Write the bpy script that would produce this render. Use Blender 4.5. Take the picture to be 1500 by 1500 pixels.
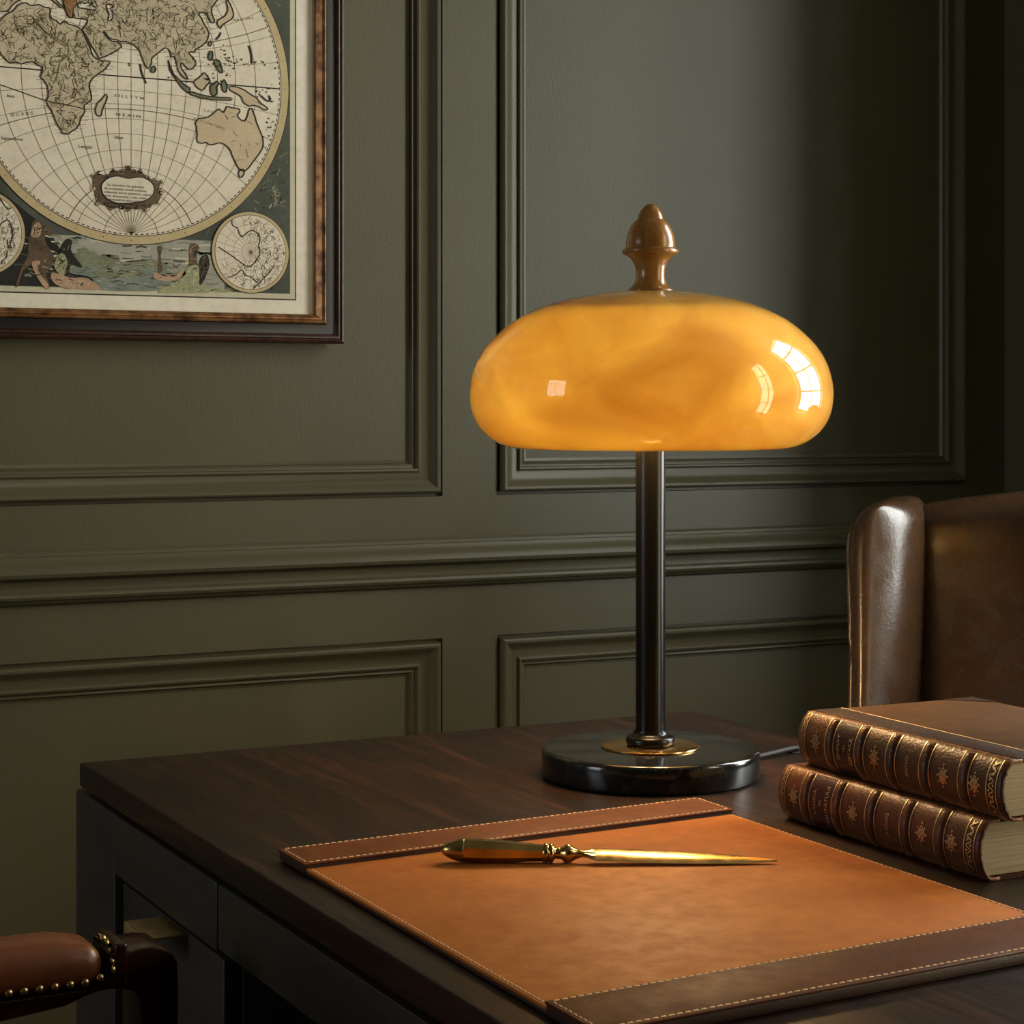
import bpy, bmesh, math, random
from mathutils import Vector, Matrix
for o in list(bpy.data.objects): bpy.data.objects.remove(o)
SC = bpy.context.scene
COL = SC.collection
PI = math.pi

# ------------------------------------------------------------------ camera
YAW = math.radians(27.3)
CAMZ = 1.116
cam_d = bpy.data.cameras.new('camera')
cam_d.sensor_width = 36.0
cam_d.lens = 2859.0 / 1500.0 * 36.0
cam_d.shift_y = -0.102
cam_d.clip_start = 0.02
cam = bpy.data.objects.new('camera', cam_d)
cam.location = (0, 0, CAMZ)
cam.rotation_euler = (PI / 2, 0, -YAW)
COL.objects.link(cam)
SC.camera = cam

# ------------------------------------------------------------------ world, exposure
SC.view_settings.view_transform = 'Standard'
SC.view_settings.look = 'None'
SC.view_settings.gamma = 1.0
SC.view_settings.use_curve_mapping = False
SC.view_settings.exposure = 0.0
wd = bpy.data.worlds.new('world')
SC.world = wd
wd.use_nodes = True
wd.node_tree.nodes['Background'].inputs[0].default_value = (0.85, 0.93, 1.0, 1)
wd.node_tree.nodes['Background'].inputs[1].default_value = 1.5

# ------------------------------------------------------------------ daylight outside the right-wall windows, plus an added fill at the left
def daylight(name, loc, rot, sx, sy, power, color, spread=180):
    l = bpy.data.lights.new(name, 'AREA')
    l.shape = 'RECTANGLE'
    l.size, l.size_y = sx, sy
    l.energy = power
    l.color = color
    l.spread = math.radians(spread)
    o = bpy.data.objects.new(name, l)
    o.location = loc
    o.rotation_euler = rot
    COL.objects.link(o)
    return o
WIN1 = (1.06, 1.74, 0.75, 2.45)      # y0, y1, z0, z1
WIN2 = (-0.34, 0.46, 0.15, 2.45)
FILL_WIN = (1.20, 2.10, 0.85, 2.30)      # left wall: unseen window added as fill for the desk front
XL = -2.6
REV = 0.30
XR = 2.165
daylight('daylight_near', (XR + REV + 0.06, (WIN1[0] + WIN1[1]) / 2, (WIN1[2] + WIN1[3]) / 2), (PI / 2, 0, PI / 2), WIN1[1] - WIN1[0], WIN1[3] - WIN1[2], 72.0, (0.97, 1.0, 0.95))
daylight('daylight_far', (XR + REV + 0.06, (WIN2[0] + WIN2[1]) / 2, (WIN2[2] + WIN2[3]) / 2), (PI / 2, 0, PI / 2), WIN2[1] - WIN2[0], WIN2[3] - WIN2[2], 74.0, (1.0, 0.85, 0.56))
daylight('fill_left', (XL - REV - 0.06, (FILL_WIN[0] + FILL_WIN[1]) / 2, (FILL_WIN[2] + FILL_WIN[3]) / 2), (PI / 2, 0, -PI / 2), FILL_WIN[1] - FILL_WIN[0], FILL_WIN[3] - FILL_WIN[2], 24.0, (0.90, 0.96, 1.0))  # added fill light, brightens the desk front from the left
BULB_POWER = 4.2

# ------------------------------------------------------------------ helpers
def obj(name, bm, mats, parent=None, smooth=None, loc=None):
    me = bpy.data.meshes.new(name)
    bmesh.ops.recalc_face_normals(bm, faces=bm.faces) if smooth != 'keep' else None
    bm.to_mesh(me)
    bm.free()
    if not isinstance(mats, (list, tuple)): mats = [mats]
    for m in mats: me.materials.append(m)
    if smooth is True or isinstance(smooth, (int, float)) and smooth is not False and smooth is not None:
        ang = 40 if smooth is True else smooth
        me.polygons.foreach_set('use_smooth', [True] * len(me.polygons))
        me.set_sharp_from_angle(angle=math.radians(ang))
    o = bpy.data.objects.new(name, me)
    COL.objects.link(o)
    if parent: o.parent = parent
    if loc: o.location = loc
    return o

def thing(name, label, cat, loc=(0, 0, 0), rz=0, group=None):
    o = bpy.data.objects.new(name, None)
    o.empty_display_size = 0.1
    COL.objects.link(o)
    o.location = loc
    o.rotation_euler = (0, 0, rz)
    o['label'] = label
    o['category'] = cat
    if group: o['group'] = group
    return o

def struct(name, bm, mats, smooth=None, parent=None):
    o = obj(name, bm, mats, parent, smooth)
    if not parent: o['kind'] = 'structure'
    return o

def dup(o, parent=None, loc=None):
    c = o.copy()
    COL.objects.link(c)
    if parent: c.parent = parent
    if loc is not None: c.location = loc
    return c

def axis_samples(h, r, k, m):
    a = []
    for i in range(k + 1):
        a.append(-h + r * (1 - math.cos(PI / 2 * i / k)) if r > 0 else -h)
    mid = [(-h + r) + (2 * h - 2 * r) * i / m for i in range(1, m)]
    b = [-x for x in reversed(a)]
    out = []
    for x in a + mid + b:
        if not out or x - out[-1] > 1e-7: out.append(x)
    return out

def rbox(bm, lo, hi, r=0.002, k=2, m=(1, 1, 1), fn=None, mat=0):
    """rounded box; fn(p, half) may deform the centred point"""
    lo, hi = Vector(lo), Vector(hi)
    c = (lo + hi) / 2
    h = (hi - lo) / 2
    r = min(r, h.x * .999, h.y * .999, h.z * .999)
    ax = [axis_samples(h[i], r, k, m[i]) for i in range(3)]
    cache = {}
    def vert(i, j, l):
        key = (i, j, l)
        if key not in cache:
            p = Vector((ax[0][i], ax[1][j], ax[2][l]))
            q = Vector([max(-(h[n] - r), min(h[n] - r, p[n])) for n in range(3)])
            d = p - q
            if d.length > 1e-9: p = q + d.normalized() * r if r > 0 else p
            if fn: p = fn(p, h)
            cache[key] = bm.verts.new(p + c)
        return cache[key]
    n = [len(a) for a in ax]
    def quad(a, b, cc, d):
        vs = []
        for v in (a, b, cc, d):
            if v not in vs: vs.append(v)
        if len(vs) > 2:
            try:
                f = bm.faces.new(vs); f.material_index = mat
            except ValueError: pass
    for s in (0, n[0] - 1):
        for j in range(n[1] - 1):
            for l in range(n[2] - 1): quad(vert(s, j, l), vert(s, j + 1, l), vert(s, j + 1, l + 1), vert(s, j, l + 1))
    for s in (0, n[1] - 1):
        for j in range(n[0] - 1):
            for l in range(n[2] - 1): quad(vert(j, s, l), vert(j + 1, s, l), vert(j + 1, s, l + 1), vert(j, s, l + 1))
    for s in (0, n[2] - 1):
        for j in range(n[0] - 1):
            for l in range(n[1] - 1): quad(vert(j, l, s), vert(j + 1, l, s), vert(j + 1, l + 1, s), vert(j, l + 1, s))
    return bm

def box(lo, hi, r=0.0015, **kw):
    return rbox(bmesh.new(), lo, hi, r, **kw)

def lathe(bm, prof, n=64, axis='z', origin=(0, 0, 0), mat=0, phase=0.0):
    """prof: list of (radius, height)"""
    og = Vector(origin)
    def P(r, a, h):
        a += phase
        if axis == 'z': return og + Vector((r * math.cos(a), r * math.sin(a), h))
        return og + Vector((h, r * math.cos(a), r * math.sin(a)))
    rings = []
    for r, h in prof:
        if r < 1e-6: rings.append([bm.verts.new(P(0, 0, h))])
        else: rings.append([bm.verts.new(P(r, 2 * PI * i / n, h)) for i in range(n)])
    for a, b in zip(rings, rings[1:]):
        for i in range(n):
            j = (i + 1) % n
            if len(a) == 1 and len(b) == 1: continue
            if len(a) == 1: f = bm.faces.new((a[0], b[i], b[j]))
            elif len(b) == 1: f = bm.faces.new((a[i], a[j], b[0]))
            else: f = bm.faces.new((a[i], a[j], b[j], b[i]))
            f.material_index = mat
    return bm

def catmull(pts, n=8, closed=False):
    pts = [Vector(p) for p in pts]
    out = []
    N = len(pts)
    segs = N if closed else N - 1
    for i in range(segs):
        if closed: p0, p1, p2, p3 = pts[i - 1], pts[i], pts[(i + 1) % N], pts[(i + 2) % N]
        else: p0, p1, p2, p3 = pts[max(i - 1, 0)], pts[i], pts[i + 1], pts[min(i + 2, N - 1)]
        for k in range(n):
            t = k / n
            out.append(0.5 * ((2 * p1) + (p2 - p0) * t + (2 * p0 - 5 * p1 + 4 * p2 - p3) * t * t + (3 * p1 - p0 - 3 * p2 + p3) * t ** 3))
    if not closed: out.append(pts[-1])
    return out

def tube(bm, path, r, n=10, closed=False, mat=0):
    path = [Vector(p) for p in path]
    rings = []
    up = Vector((0, 0, 1))
    N = len(path)
    for i, p in enumerate(path):
        if closed: t = path[(i + 1) % N] - path[i - 1]
        else: t = path[min(i + 1, N - 1)] - path[max(i - 1, 0)]
        t.normalize()
        u = up if abs(t.dot(up)) < 0.95 else Vector((1, 0, 0))
        a = t.cross(u).normalized()
        b = a.cross(t)
        rr = r(i / (N - 1)) if callable(r) else r
        rings.append([bm.verts.new(p + (a * math.cos(2 * PI * k / n) + b * math.sin(2 * PI * k / n)) * rr) for k in range(n)])
    rr = list(zip(rings, rings[1:])) + ([(rings[-1], rings[0])] if closed else [])
    for A, B in rr:
        for k in range(n):
            f = bm.faces.new((A[k], A[(k + 1) % n], B[(k + 1) % n], B[k])); f.material_index = mat
    if not closed:
        bm.faces.new(rings[0]).material_index = mat
        bm.faces.new(rings[-1]).material_index = mat
    return bm

def loft(bm, rings, cap=True, closed_ring=True, mat=0):
    R = [[bm.verts.new(p) for p in ring] for ring in rings]
    n = len(R[0])
    for A, B in zip(R, R[1:]):
        for k in range(n if closed_ring else n - 1):
            f = bm.faces.new((A[k], A[(k + 1) % n], B[(k + 1) % n], B[k])); f.material_index = mat
    if cap:
        bm.faces.new(R[0]).material_index = mat
        bm.faces.new(list(reversed(R[-1]))).material_index = mat
    return bm

def subsurf(o, lv=2):
    m = o.modifiers.new('subsurf', 'SUBSURF')
    m.levels = lv
    m.render_levels = lv
    for p in o.data.polygons: p.use_smooth = True
    return o

_txt_cache = {}
def text_polys(s, size):
    """outline text as (verts2d, faces) with its left baseline at 0,0"""
    key = (s, size)
    if key in _txt_cache: return _txt_cache[key]
    cu = bpy.data.curves.new('lettering', 'FONT')
    cu.body = s
    cu.size = size
    cu.resolution_u = 2
    o = bpy.data.objects.new('lettering', cu)
    COL.objects.link(o)
    dg = bpy.context.evaluated_depsgraph_get()
    me = bpy.data.meshes.new_from_object(o.evaluated_get(dg))
    vs = [(v.co.x, v.co.y) for v in me.vertices]
    fs = [tuple(p.vertices) for p in me.polygons]
    bpy.data.objects.remove(o)
    bpy.data.meshes.remove(me)
    bpy.data.curves.remove(cu)
    _txt_cache[key] = (vs, fs)
    return vs, fs

# ------------------------------------------------------------------ materials
class NT:
    def __init__(s, name):
        s.m = bpy.data.materials.new(name)
        s.m.use_nodes = True
        s.t = s.m.node_tree
        s.b = s.t.nodes['Principled BSDF']
        s.out = s.t.nodes['Material Output']
        s.co = None
    def n(s, typ, **kw):
        nd = s.t.nodes.new(typ)
        for k, v in kw.items():
            if k in nd.inputs: nd.inputs[k].default_value = v
            else: setattr(nd, k, v)
        return nd
    def link(s, a, b): s.t.links.new(a, b)
    def coords(s, scale=(1, 1, 1), rot=(0, 0, 0)):
        if not s.co: s.co = s.n('ShaderNodeTexCoord')
        mp = s.n('ShaderNodeMapping')
        mp.inputs['Scale'].default_value = scale
        mp.inputs['Rotation'].default_value = rot
        s.link(s.co.outputs['Object'], mp.inputs['Vector'])
        return mp.outputs['Vector']
    def noise(s, scale, vec=None, detail=4, rough=.55, dist=0):
        nd = s.n('ShaderNodeTexNoise')
        nd.inputs['Scale'].default_value = scale
        nd.inputs['Detail'].default_value = detail
        nd.inputs['Roughness'].default_value = rough
        nd.inputs['Distortion'].default_value = dist
        s.link(vec if vec is not None else s.coords(), nd.inputs['Vector'])
        return nd.outputs['Fac']
    def ramp(s, fac, stops):
        nd = s.n('ShaderNodeValToRGB')
        e = nd.color_ramp.elements
        while len(e) < len(stops): e.new(0.5)
        for el, (p, c) in zip(e, stops):
            el.position = p
            el.color = (c, c, c, 1) if isinstance(c, (int, float)) else (*c, 1)
        s.link(fac, nd.inputs['Fac'])
        return nd.outputs['Color']
    def mix(s, fac, a, b, blend='MIX'):
        nd = s.n('ShaderNodeMix', data_type='RGBA', blend_type=blend)
        for v, i in ((fac, 0), (a, 6), (b, 7)):
            if isinstance(v, (int, float)): nd.inputs[i].default_value = v
            elif isinstance(v, tuple): nd.inputs[i].default_value = (*v, 1)
            else: s.link(v, nd.inputs[i])
        return nd.outputs[2]
    def bump(s, h, strength=.2, dist=.001):
        nd = s.n('ShaderNodeBump')
        nd.inputs['Strength'].default_value = strength
        nd.inputs['Distance'].default_value = dist
        s.link(h, nd.inputs['Height'])
        s.link(nd.outputs['Normal'], s.b.inputs['Normal'])
        return nd
    def set(s, **kw):
        for k, v in kw.items():
            i = s.b.inputs[k.replace('_', ' ')]
            if isinstance(v, (int, float)): i.default_value = v
            elif isinstance(v, tuple): i.default_value = (*v, 1)
            else: s.link(v, i)
        return s

def M_paint(name, a, b, rough=.42, brush=(60, 60, 6)):
    t = NT(name)
    n1 = t.noise(2.5, detail=3)
    t.set(Base_Color=t.mix(t.ramp(n1, [(.35, 0.), (.65, 1.)]), a, b), Roughness=rough, Specular_IOR_Level=.4)
    n2 = t.noise(8, t.coords(brush), detail=4)
    n3 = t.noise(220, detail=2)
    t.bump(t.mix(.5, n2, n3), .22, .0012)
    return t.m

def M_wood(name, a, b, c, grain=(14, 1.0, 14), rough=.38, spec=.4, bump=.12, scale=3.0):
    t = NT(name)
    v = t.coords(grain)
    n1 = t.noise(scale, v, detail=6, rough=.6, dist=.8)
    n2 = t.noise(scale * 9, v, detail=3, rough=.6)
    col = t.ramp(n1, [(.30, a), (.52, b), (.72, c)])
    col = t.mix(t.ramp(n2, [(.40, .55), (.62, 0.)]), col, a)
    t.set(Base_Color=col, Specular_IOR_Level=spec)
    t.set(Roughness=t.ramp(n2, [(.2, rough + .1), (.8, rough - .05)]))
    t.bump(t.mix(.6, n1, n2), bump, .0008)
    return t.m

def M_leather(name, a, b, rough=.42, grain=420, bump=.25, spec=.4, patch=7.0, dist=.0006, glow_wear=None):
    t = NT(name)
    n1 = t.noise(patch, detail=5, rough=.6, dist=.6)
    n2 = t.noise(patch * 7, detail=4)
    col = t.mix(t.ramp(n1, [(.32, 0.), (.68, 1.)]), a, b)
    col = t.mix(t.ramp(n2, [(.35, .25), (.6, 0.)]), col, tuple(x * .55 for x in a))
    vo = t.n('ShaderNodeTexVoronoi')
    vo.inputs['Scale'].default_value = grain
    t.link(t.coords(), vo.inputs['Vector'])
    t.set(Base_Color=col, Specular_IOR_Level=spec)
    t.set(Roughness=t.ramp(n2, [(.3, rough + .08), (.7, rough - .06)]))
    t.bump(t.mix(.35, vo.outputs['Distance'], t.noise(grain * .35, detail=3)), bump, dist)
    if glow_wear:
        # lamp glow and rubbed wear, both painted tan along the two spine shoulders
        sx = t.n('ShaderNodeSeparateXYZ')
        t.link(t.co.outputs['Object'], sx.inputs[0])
        ad = t.n('ShaderNodeMath', operation='SUBTRACT'); ad.inputs[1].default_value = glow_wear / 2
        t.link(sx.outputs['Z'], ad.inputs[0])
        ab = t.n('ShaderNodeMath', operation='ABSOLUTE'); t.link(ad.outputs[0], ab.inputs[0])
        mr = t.n('ShaderNodeMapRange'); mr.inputs[1].default_value = glow_wear / 2 - .0085; mr.inputs[2].default_value = glow_wear / 2 - .0010
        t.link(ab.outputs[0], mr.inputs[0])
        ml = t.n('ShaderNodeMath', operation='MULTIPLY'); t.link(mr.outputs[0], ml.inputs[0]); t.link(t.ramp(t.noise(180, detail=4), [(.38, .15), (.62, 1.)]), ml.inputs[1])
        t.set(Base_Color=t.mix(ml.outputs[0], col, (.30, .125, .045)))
    return t.m

def M_metal(name, col, rough=.25, tarnish=None):
    t = NT(name)
    n1 = t.noise(40, detail=4)
    t.set(Base_Color=t.mix(t.ramp(n1, [(.4, 0.), (.75, 1.)]), col, tarnish or tuple(x * .7 for x in col)), Metallic=1.0)
    t.set(Roughness=t.ramp(t.noise(90, detail=3), [(.3, rough * .8), (.7, rough * 1.25)]))
    return t.m

def M_plain(name, col, rough=.5, spec=.4, var=.15, scale=30):
    t = NT(name)
    t.set(Base_Color=t.mix(t.noise(scale), tuple(x * (1 - var) for x in col), tuple(min(1, x * (1 + var)) for x in col)), Roughness=rough, Specular_IOR_Level=spec)
    return t.m

m_wall = M_paint('olive_paint', (.094, .085, .044), (.106, .096, .051))
m_floor = M_wood('floor_boards', (.012, .006, .003), (.03, .014, .007), (.05, .024, .012), (10, .8, 10))
m_ceil = M_paint('ceiling_paint', (.14, .135, .11), (.16, .155, .13), .7)
m_desk = M_wood('dark_walnut', (.0095, .0052, .0034), (.025, .0112, .0064), (.075, .028, .014), (16, 1.1, 16), .36, .32, .10)
m_deskv = M_wood('dark_walnut_upright', (.020, .0175, .016), (.033, .027, .023), (.048, .036, .029), (16, 1.1, 16), .40, .6, .10)
m_mahog = M_wood('polished_mahogany', (.010, .003, .0018), (.028, .008, .004), (.05, .015, .007), (2, 18, 18), .22, .5, .05)
m_finial = M_wood('turned_wood', (.20, .080, .018), (.32, .145, .034), (.42, .21, .052), (22, 22, 3), .2, .5, .02)
m_pad = M_leather('tan_leather', (.36, .108, .020), (.46, .155, .031), .52, 700, .22, .14, 9.0, .0004)
m_strip = M_leather('chestnut_leather', (.115, .036, .012), (.16, .053, .018), .55, 700, .22, .12, 10., .0004)
m_nstrip = M_leather('dark_chestnut_leather', (.070, .019, .0045), (.105, .031, .007), .5, 700, .22, .15, 10., .0004)
m_dleather = M_leather('pad_edge_leather', (.03, .012, .006), (.05, .02, .01), .5, 600, .2)
m_thread = M_plain('stitch_thread', (.68, .42, .22), .7, .2)
m_chair = M_leather('brown_chair_leather', (.062, .030, .014), (.105, .050, .022), .25, 260, .18, .6, 6.0, .0008)
m_arm = M_leather('armrest_leather', (.13, .042, .016), (.19, .064, .024), .36, 300, .25, .45, 14.0, .0006)
m_brass = M_metal('polished_brass', (.72, .46, .17), .22, (.50, .30, .10))
m_obrass = M_metal('aged_brass', (.50, .34, .12), .2, (.30, .20, .07))
m_hbrass = M_metal('satin_brass', (.62, .46, .22), .5, (.50, .36, .16))
m_nail = M_metal('brass_nails', (.55, .40, .18), .3)
m_black = NT('black_lacquer'); m_black.set(Base_Color=m_black.mix(m_black.noise(30), (.004, .004, .004), (.006, .006, .006)), Roughness=.26, Specular_IOR_Level=.3); m_black = m_black.m
m_cord = M_plain('cord_rubber', (.012, .012, .012), .6)

def M_marble():
    t = NT('black_marble')
    n1 = t.noise(9, detail=8, rough=.7, dist=1.5)
    vein = t.ramp(n1, [(.485, 0.), (.5, .5), (.515, 0.)])
    sp = t.ramp(t.noise(160, detail=2), [(.72, 0.), (.8, .5)])
    t.set(Base_Color=t.mix(t.mix(1., vein, sp, 'ADD'), (.008, .0085, .008), (.05, .046, .036)), Roughness=.13, Specular_IOR_Level=.55)
    return t.m
m_marble = M_marble()

def M_shade():
    t = NT('amber_glass')
    n1 = t.noise(7.5, t.coords((1, 1, 1.6)), detail=5, rough=.55, dist=1.2)
    f = t.ramp(n1, [(.30, 0.), (.66, 1.)])
    col = t.mix(f, (.70, .475, .125), (.95, .80, .29))
    tr = t.n('ShaderNodeBsdfTranslucent'); t.link(col, tr.inputs['Color'])
    df = t.n('ShaderNodeBsdfDiffuse'); t.link(t.mix(.5, col, (.60, .27, .045)), df.inputs['Color'])
    m1 = t.n('ShaderNodeMixShader'); m1.inputs[0].default_value = .60
    t.link(tr.outputs[0], m1.inputs[1]); t.link(df.outputs[0], m1.inputs[2])
    gl = t.n('ShaderNodeBsdfGlossy'); gl.inputs['Roughness'].default_value = .03
    fr = t.n('ShaderNodeFresnel'); fr.inputs['IOR'].default_value = 1.5
    m2 = t.n('ShaderNodeMixShader')
    t.link(fr.outputs[0], m2.inputs[0]); t.link(m1.outputs[0], m2.inputs[1]); t.link(gl.outputs[0], m2.inputs[2])
    t.link(m2.outputs[0], t.out.inputs['Surface'])
    return t.m
m_shade = M_shade()

def M_pane():
    t = NT('window_glass')
    tr = t.n('ShaderNodeBsdfTransparent')
    gl = t.n('ShaderNodeBsdfGlossy'); gl.inputs['Roughness'].default_value = .01
    m = t.n('ShaderNodeMixShader'); m.inputs[0].default_value = .06
    t.link(tr.outputs[0], m.inputs[1]); t.link(gl.outputs[0], m.inputs[2])
    t.link(m.outputs[0], t.out.inputs['Surface'])
    return t.m
m_pane = M_pane()
m_white = M_paint('window_paint', (.55, .54, .50), (.58, .57, .53), .4)

# ------------------------------------------------------------------ the room
YB, YF, ZC = 2.45, -2.2, 2.75
s = bmesh.new(); rbox(s, (XL - .4, YF - .1, -.06), (XR + .5, YB + .1, 0), 0); struct('floor', s, m_floor)
s = bmesh.new(); rbox(s, (XL - .4, YF - .1, ZC), (XR + .5, YB + .1, ZC + .06), 0); struct('ceiling', s, m_ceil)
s = bmesh.new()
for y0, y1, z0, z1 in ((YF - .1, FILL_WIN[0], 0, ZC), (FILL_WIN[1], YB + .1, 0, ZC), (FILL_WIN[0], FILL_WIN[1], 0, FILL_WIN[2]), (FILL_WIN[0], FILL_WIN[1], FILL_WIN[3], ZC)):
    rbox(s, (XL - REV, y0, z0), (XL, y1, z1), 0)
struct('wall_left', s, m_wall)
s = bmesh.new(); rbox(s, (XL, YF - .1, 0), (XR + .5, YF, ZC), 0); struct('wall_front', s, m_wall)

STILE, PW = .085, .844
MW, PD = .051, .010
cols = []
x1 = 2.085
while x1 > XL + .2:
    x0 = max(x1 - PW, XL + .085)
    cols.append((x0, x1)); x1 = x0 - STILE
rows = [(.20, .796), (.993, 2.50)]
# back wall: a flat framework (stiles and rails) with recessed panels
s = bmesh.new()
def wq(x0, x1, z0, z1, y):
    s.faces.new([s.verts.new(p) for p in ((x0, y, z0), (x1, y, z0), (x1, y, z1), (x0, y, z1))])
zs = [0, .20, .796, .993, 2.50, ZC]
for i in (0, 2, 4): wq(XL, XR, zs[i], zs[i + 1], YB)
for z0, z1 in rows:
    prev = XR
    for x0, x1 in cols:
        wq(x1, prev, z0, z1, YB); prev = x0
        wq(x0 + MW, x1 - MW, z0 + MW, z1 - MW, YB + PD)
    wq(XL, prev, z0, z1, YB)
rbox(s, (XL, YB + PD + .015, 0), (XR + .5, YB + .12, ZC), 0)
w = struct('wall_back', s, m_wall)
PROF = [(0, 0), (.0004, -.0075), (.0046, -.0075), (.0050, .0045), (.0062, .0078), (.0085, .0092), (.0115, .0088), (.0140, .0070), (.0165, .0045),
        (.020, .0018), (.0245, -.0006), (.0295, -.0020), (.0335, -.0024), (.0340, .0002), (.0360, .0016), (.0386, .0006),
        (.0396, -.0034), (.0420, -.0042), (.0446, -.0034), (.0456, -.0062), (.0470, -.0088), (.051, -.0100)]
def moulding(x0, x1, z0, z1):
    b = bmesh.new()
    loops = []
    for t, h in PROF:
        loops.append([(x0 + t, YB - h, z0 + t), (x1 - t, YB - h, z0 + t), (x1 - t, YB - h, z1 - t), (x0 + t, YB - h, z1 - t)])
    loft(b, loops, cap=False)
    return b
k = 3
for z0, z1 in rows:
    for x0, x1 in cols:
        struct('trim_%d' % k, moulding(x0, x1, z0, z1), m_wall, 25); k += 1
# chair rail and skirting
RAIL = [(.936, 0), (.936, .005), (.933, .0075), (.9295, .008), (.9285, .011), (.925, .0125), (.9215, .0145), (.918, .0185), (.913, .0225), (.908, .024), (.9035, .0225), (.9015, .019), (.901, .013),
        (.898, .0095), (.891, .0082), (.8855, .0085), (.8850, .0115), (.8825, .0150), (.8790, .0160), (.8755, .0145), (.8735, .0110), (.8710, .0095), (.8690, .0070), (.8670, 0)]
def run_x(prof, x0, x1, y):
    b = bmesh.new()
    loft(b, [[(x0, y - h, z) for z, h in prof], [(x1, y - h, z) for z, h in prof]], closed_ring=False, cap=False)
    return b
struct('trim_1', run_x(RAIL, XL, XR, YB), m_wall, 25)
struct('baseboard_back', run_x([(.14, 0), (.14, .008), (.13, .014), (.11, .016), (0, .016)], XL, XR, YB), m_wall, 25)

# right wall with two deep-set sash windows
s = bmesh.new()
def wallx(y0, y1, z0, z1): rbox(s, (XR, y0, z0), (XR + REV, y1, z1), 0)
wins = [WIN1, WIN2]
wallx(WIN1[1], YB + .1, 0, ZC); wallx(WIN2[1], WIN1[0], 0, ZC); wallx(YF - .1, WIN2[0], 0, ZC)
for y0, y1, z0, z1 in wins:
    wallx(y0, y1, 0, z0); wallx(y0, y1, z1, ZC)
struct('wall_right', s, m_wall)
for i, (y0, y1, z0, z1) in enumerate(wins + [FILL_WIN]):
    b = bmesh.new()
    xf0, xf1 = (XR + REV - .045, XR + REV - .005) if i < 2 else (XL - REV + .005, XL - REV + .045)
    for lo, hi in (((xf0, y0, z0), (xf1, y0 + .03, z1)), ((xf0, y1 - .03, z0), (xf1, y1, z1)), ((xf0, y0, z0), (xf1, y1, z0 + .03)), ((xf0, y0, z1 - .03), (xf1, y1, z1))):
        rbox(b, lo, hi, .003)
    ym = (y0 + y1) / 2
    rbox(b, (xf0 + .008, ym - .014, z0), (xf1 - .008, ym + .014, z1), .002)
    for r_ in range(1, 4):
        zz = z0 + (z1 - z0) * r_ / 4
        rbox(b, (xf0 + .008, y0, zz - .014), (xf1 - .008, y1, zz + .014), .002)
    wf = struct('window_%d' % (i + 1), b, m_white)  # the third frame belongs to the added left fill window
    g = bmesh.new(); rbox(g, (xf0 + .018, y0 + .005, z0 + .005), (xf0 + .022, y1 - .005, z1 - .005), 0)
    obj('pane', g, m_pane, wf)

# ------------------------------------------------------------------ desk
LX0, LY0 = .986, 1.618
DX0, DX1, DY0, DY1, DZ = .512, 1.241, .44, 1.939, .76
dk = thing('desk', 'large dark walnut writing desk standing in front of the panelled wall', 'desk', (DX0, DY0, 0))
L_ = lambda x, y, z: (x - DX0, y - DY0, z)
def dbox(name, lo, hi, m, parent=dk, r=.0015, **kw):
    return obj(name, box(L_(*lo), L_(*hi), r, **kw), m, parent, 30)
dbox('desk_top', (DX0, DY0, DZ - .0245), (DX1, DY1, DZ), m_desk, r=.0030)
AZ0, AZ1 = .676, .7315
def pedestal(y0, y1, far):
    # carcass behind the drawers, with stile and rail on the front
    b = bmesh.new()
    rbox(b, L_(DX0 + .022, y0, .06), L_(DX1 - .004, y1, AZ1 + .002), .001)
    if far: a0, a1 = y1 - .128, y1 + .012
    else: a0, a1 = y0 - .012, y0 + .128
    rbox(b, L_(DX0, a0, .0), L_(DX0 + .03, a1, AZ1), .0015)
    rbox(b, L_(DX0 + .03, min(a0, a1) if not far else y1 - .02, 0), L_(DX1, (a1 if far else y0 + .02), AZ1), .0015)
    p = obj('pedestal', b, m_deskv, dk, 30)
    r0, r1 = (y0, a0 - .0012) if far else (a1 + .0012, y1)
    obj('apron_rail', box(L_(DX0, y0 if far else a0 + .0, AZ0), L_(DX0 + .022, a1 if far else y1, AZ1), .0012), m_deskv, dk, 30) if False else None
    rl = bmesh.new(); rbox(rl, L_(DX0 - .0006, r0, AZ0), L_(DX0 + .02, r1, AZ1), .0012)
    obj('apron_rail', rl, m_deskv, dk, 30)
    z = .668
    for hgt in (.20, .19, .19):
        d = obj('drawer', box(L_(DX0 + .006, r0 + .001, z - hgt), L_(DX0 + .024, r1 - .006, z), .0012), m_deskv, dk, 30)
        yc = (r0 + r1) / 2 - .02
        h = bmesh.new()
        hy0, hy1, hz = (1.605, 1.671, z - .0005) if far else (yc - .033, yc + .033, z - .0005)
        # flat tab pull: a plate standing out from the drawer with a turned-down rounded lip
        rbox(h, L_(DX0 - .030, hy0, hz - .0025), L_(DX0 + .008, hy1, hz), .001)
        rbox(h, L_(DX0 - .0315, hy0, hz - .0125), L_(DX0 - .0285, hy1, hz), .0014, k=3)
        obj('handle', h, m_hbrass, d, 40)['label'] = 'satin brass tab pull'
        z -= hgt + .006
pedestal(1.512, DY1, True)
pedestal(DY0, .87, False)
cd = obj('drawer', box(L_(DX0 - .0006, .8745, AZ0 + .003), L_(DX0 + .02, 1.5085, AZ1), .0012), m_deskv, dk, 30)
gb = bmesh.new(); lathe(gb, [(0, 0), (.016, 0), (.016, .0012), (.014, .0015), (0, .0012)], 32, origin=L_(LX0 + .205, LY0 + .039, DZ)); obj('cable_grommet', gb, m_cord, dk, 40)
dbox('modesty_panel', (DX1 - .03, .87, .25), (DX1 - .012, 1.512, AZ1), m_deskv)
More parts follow.
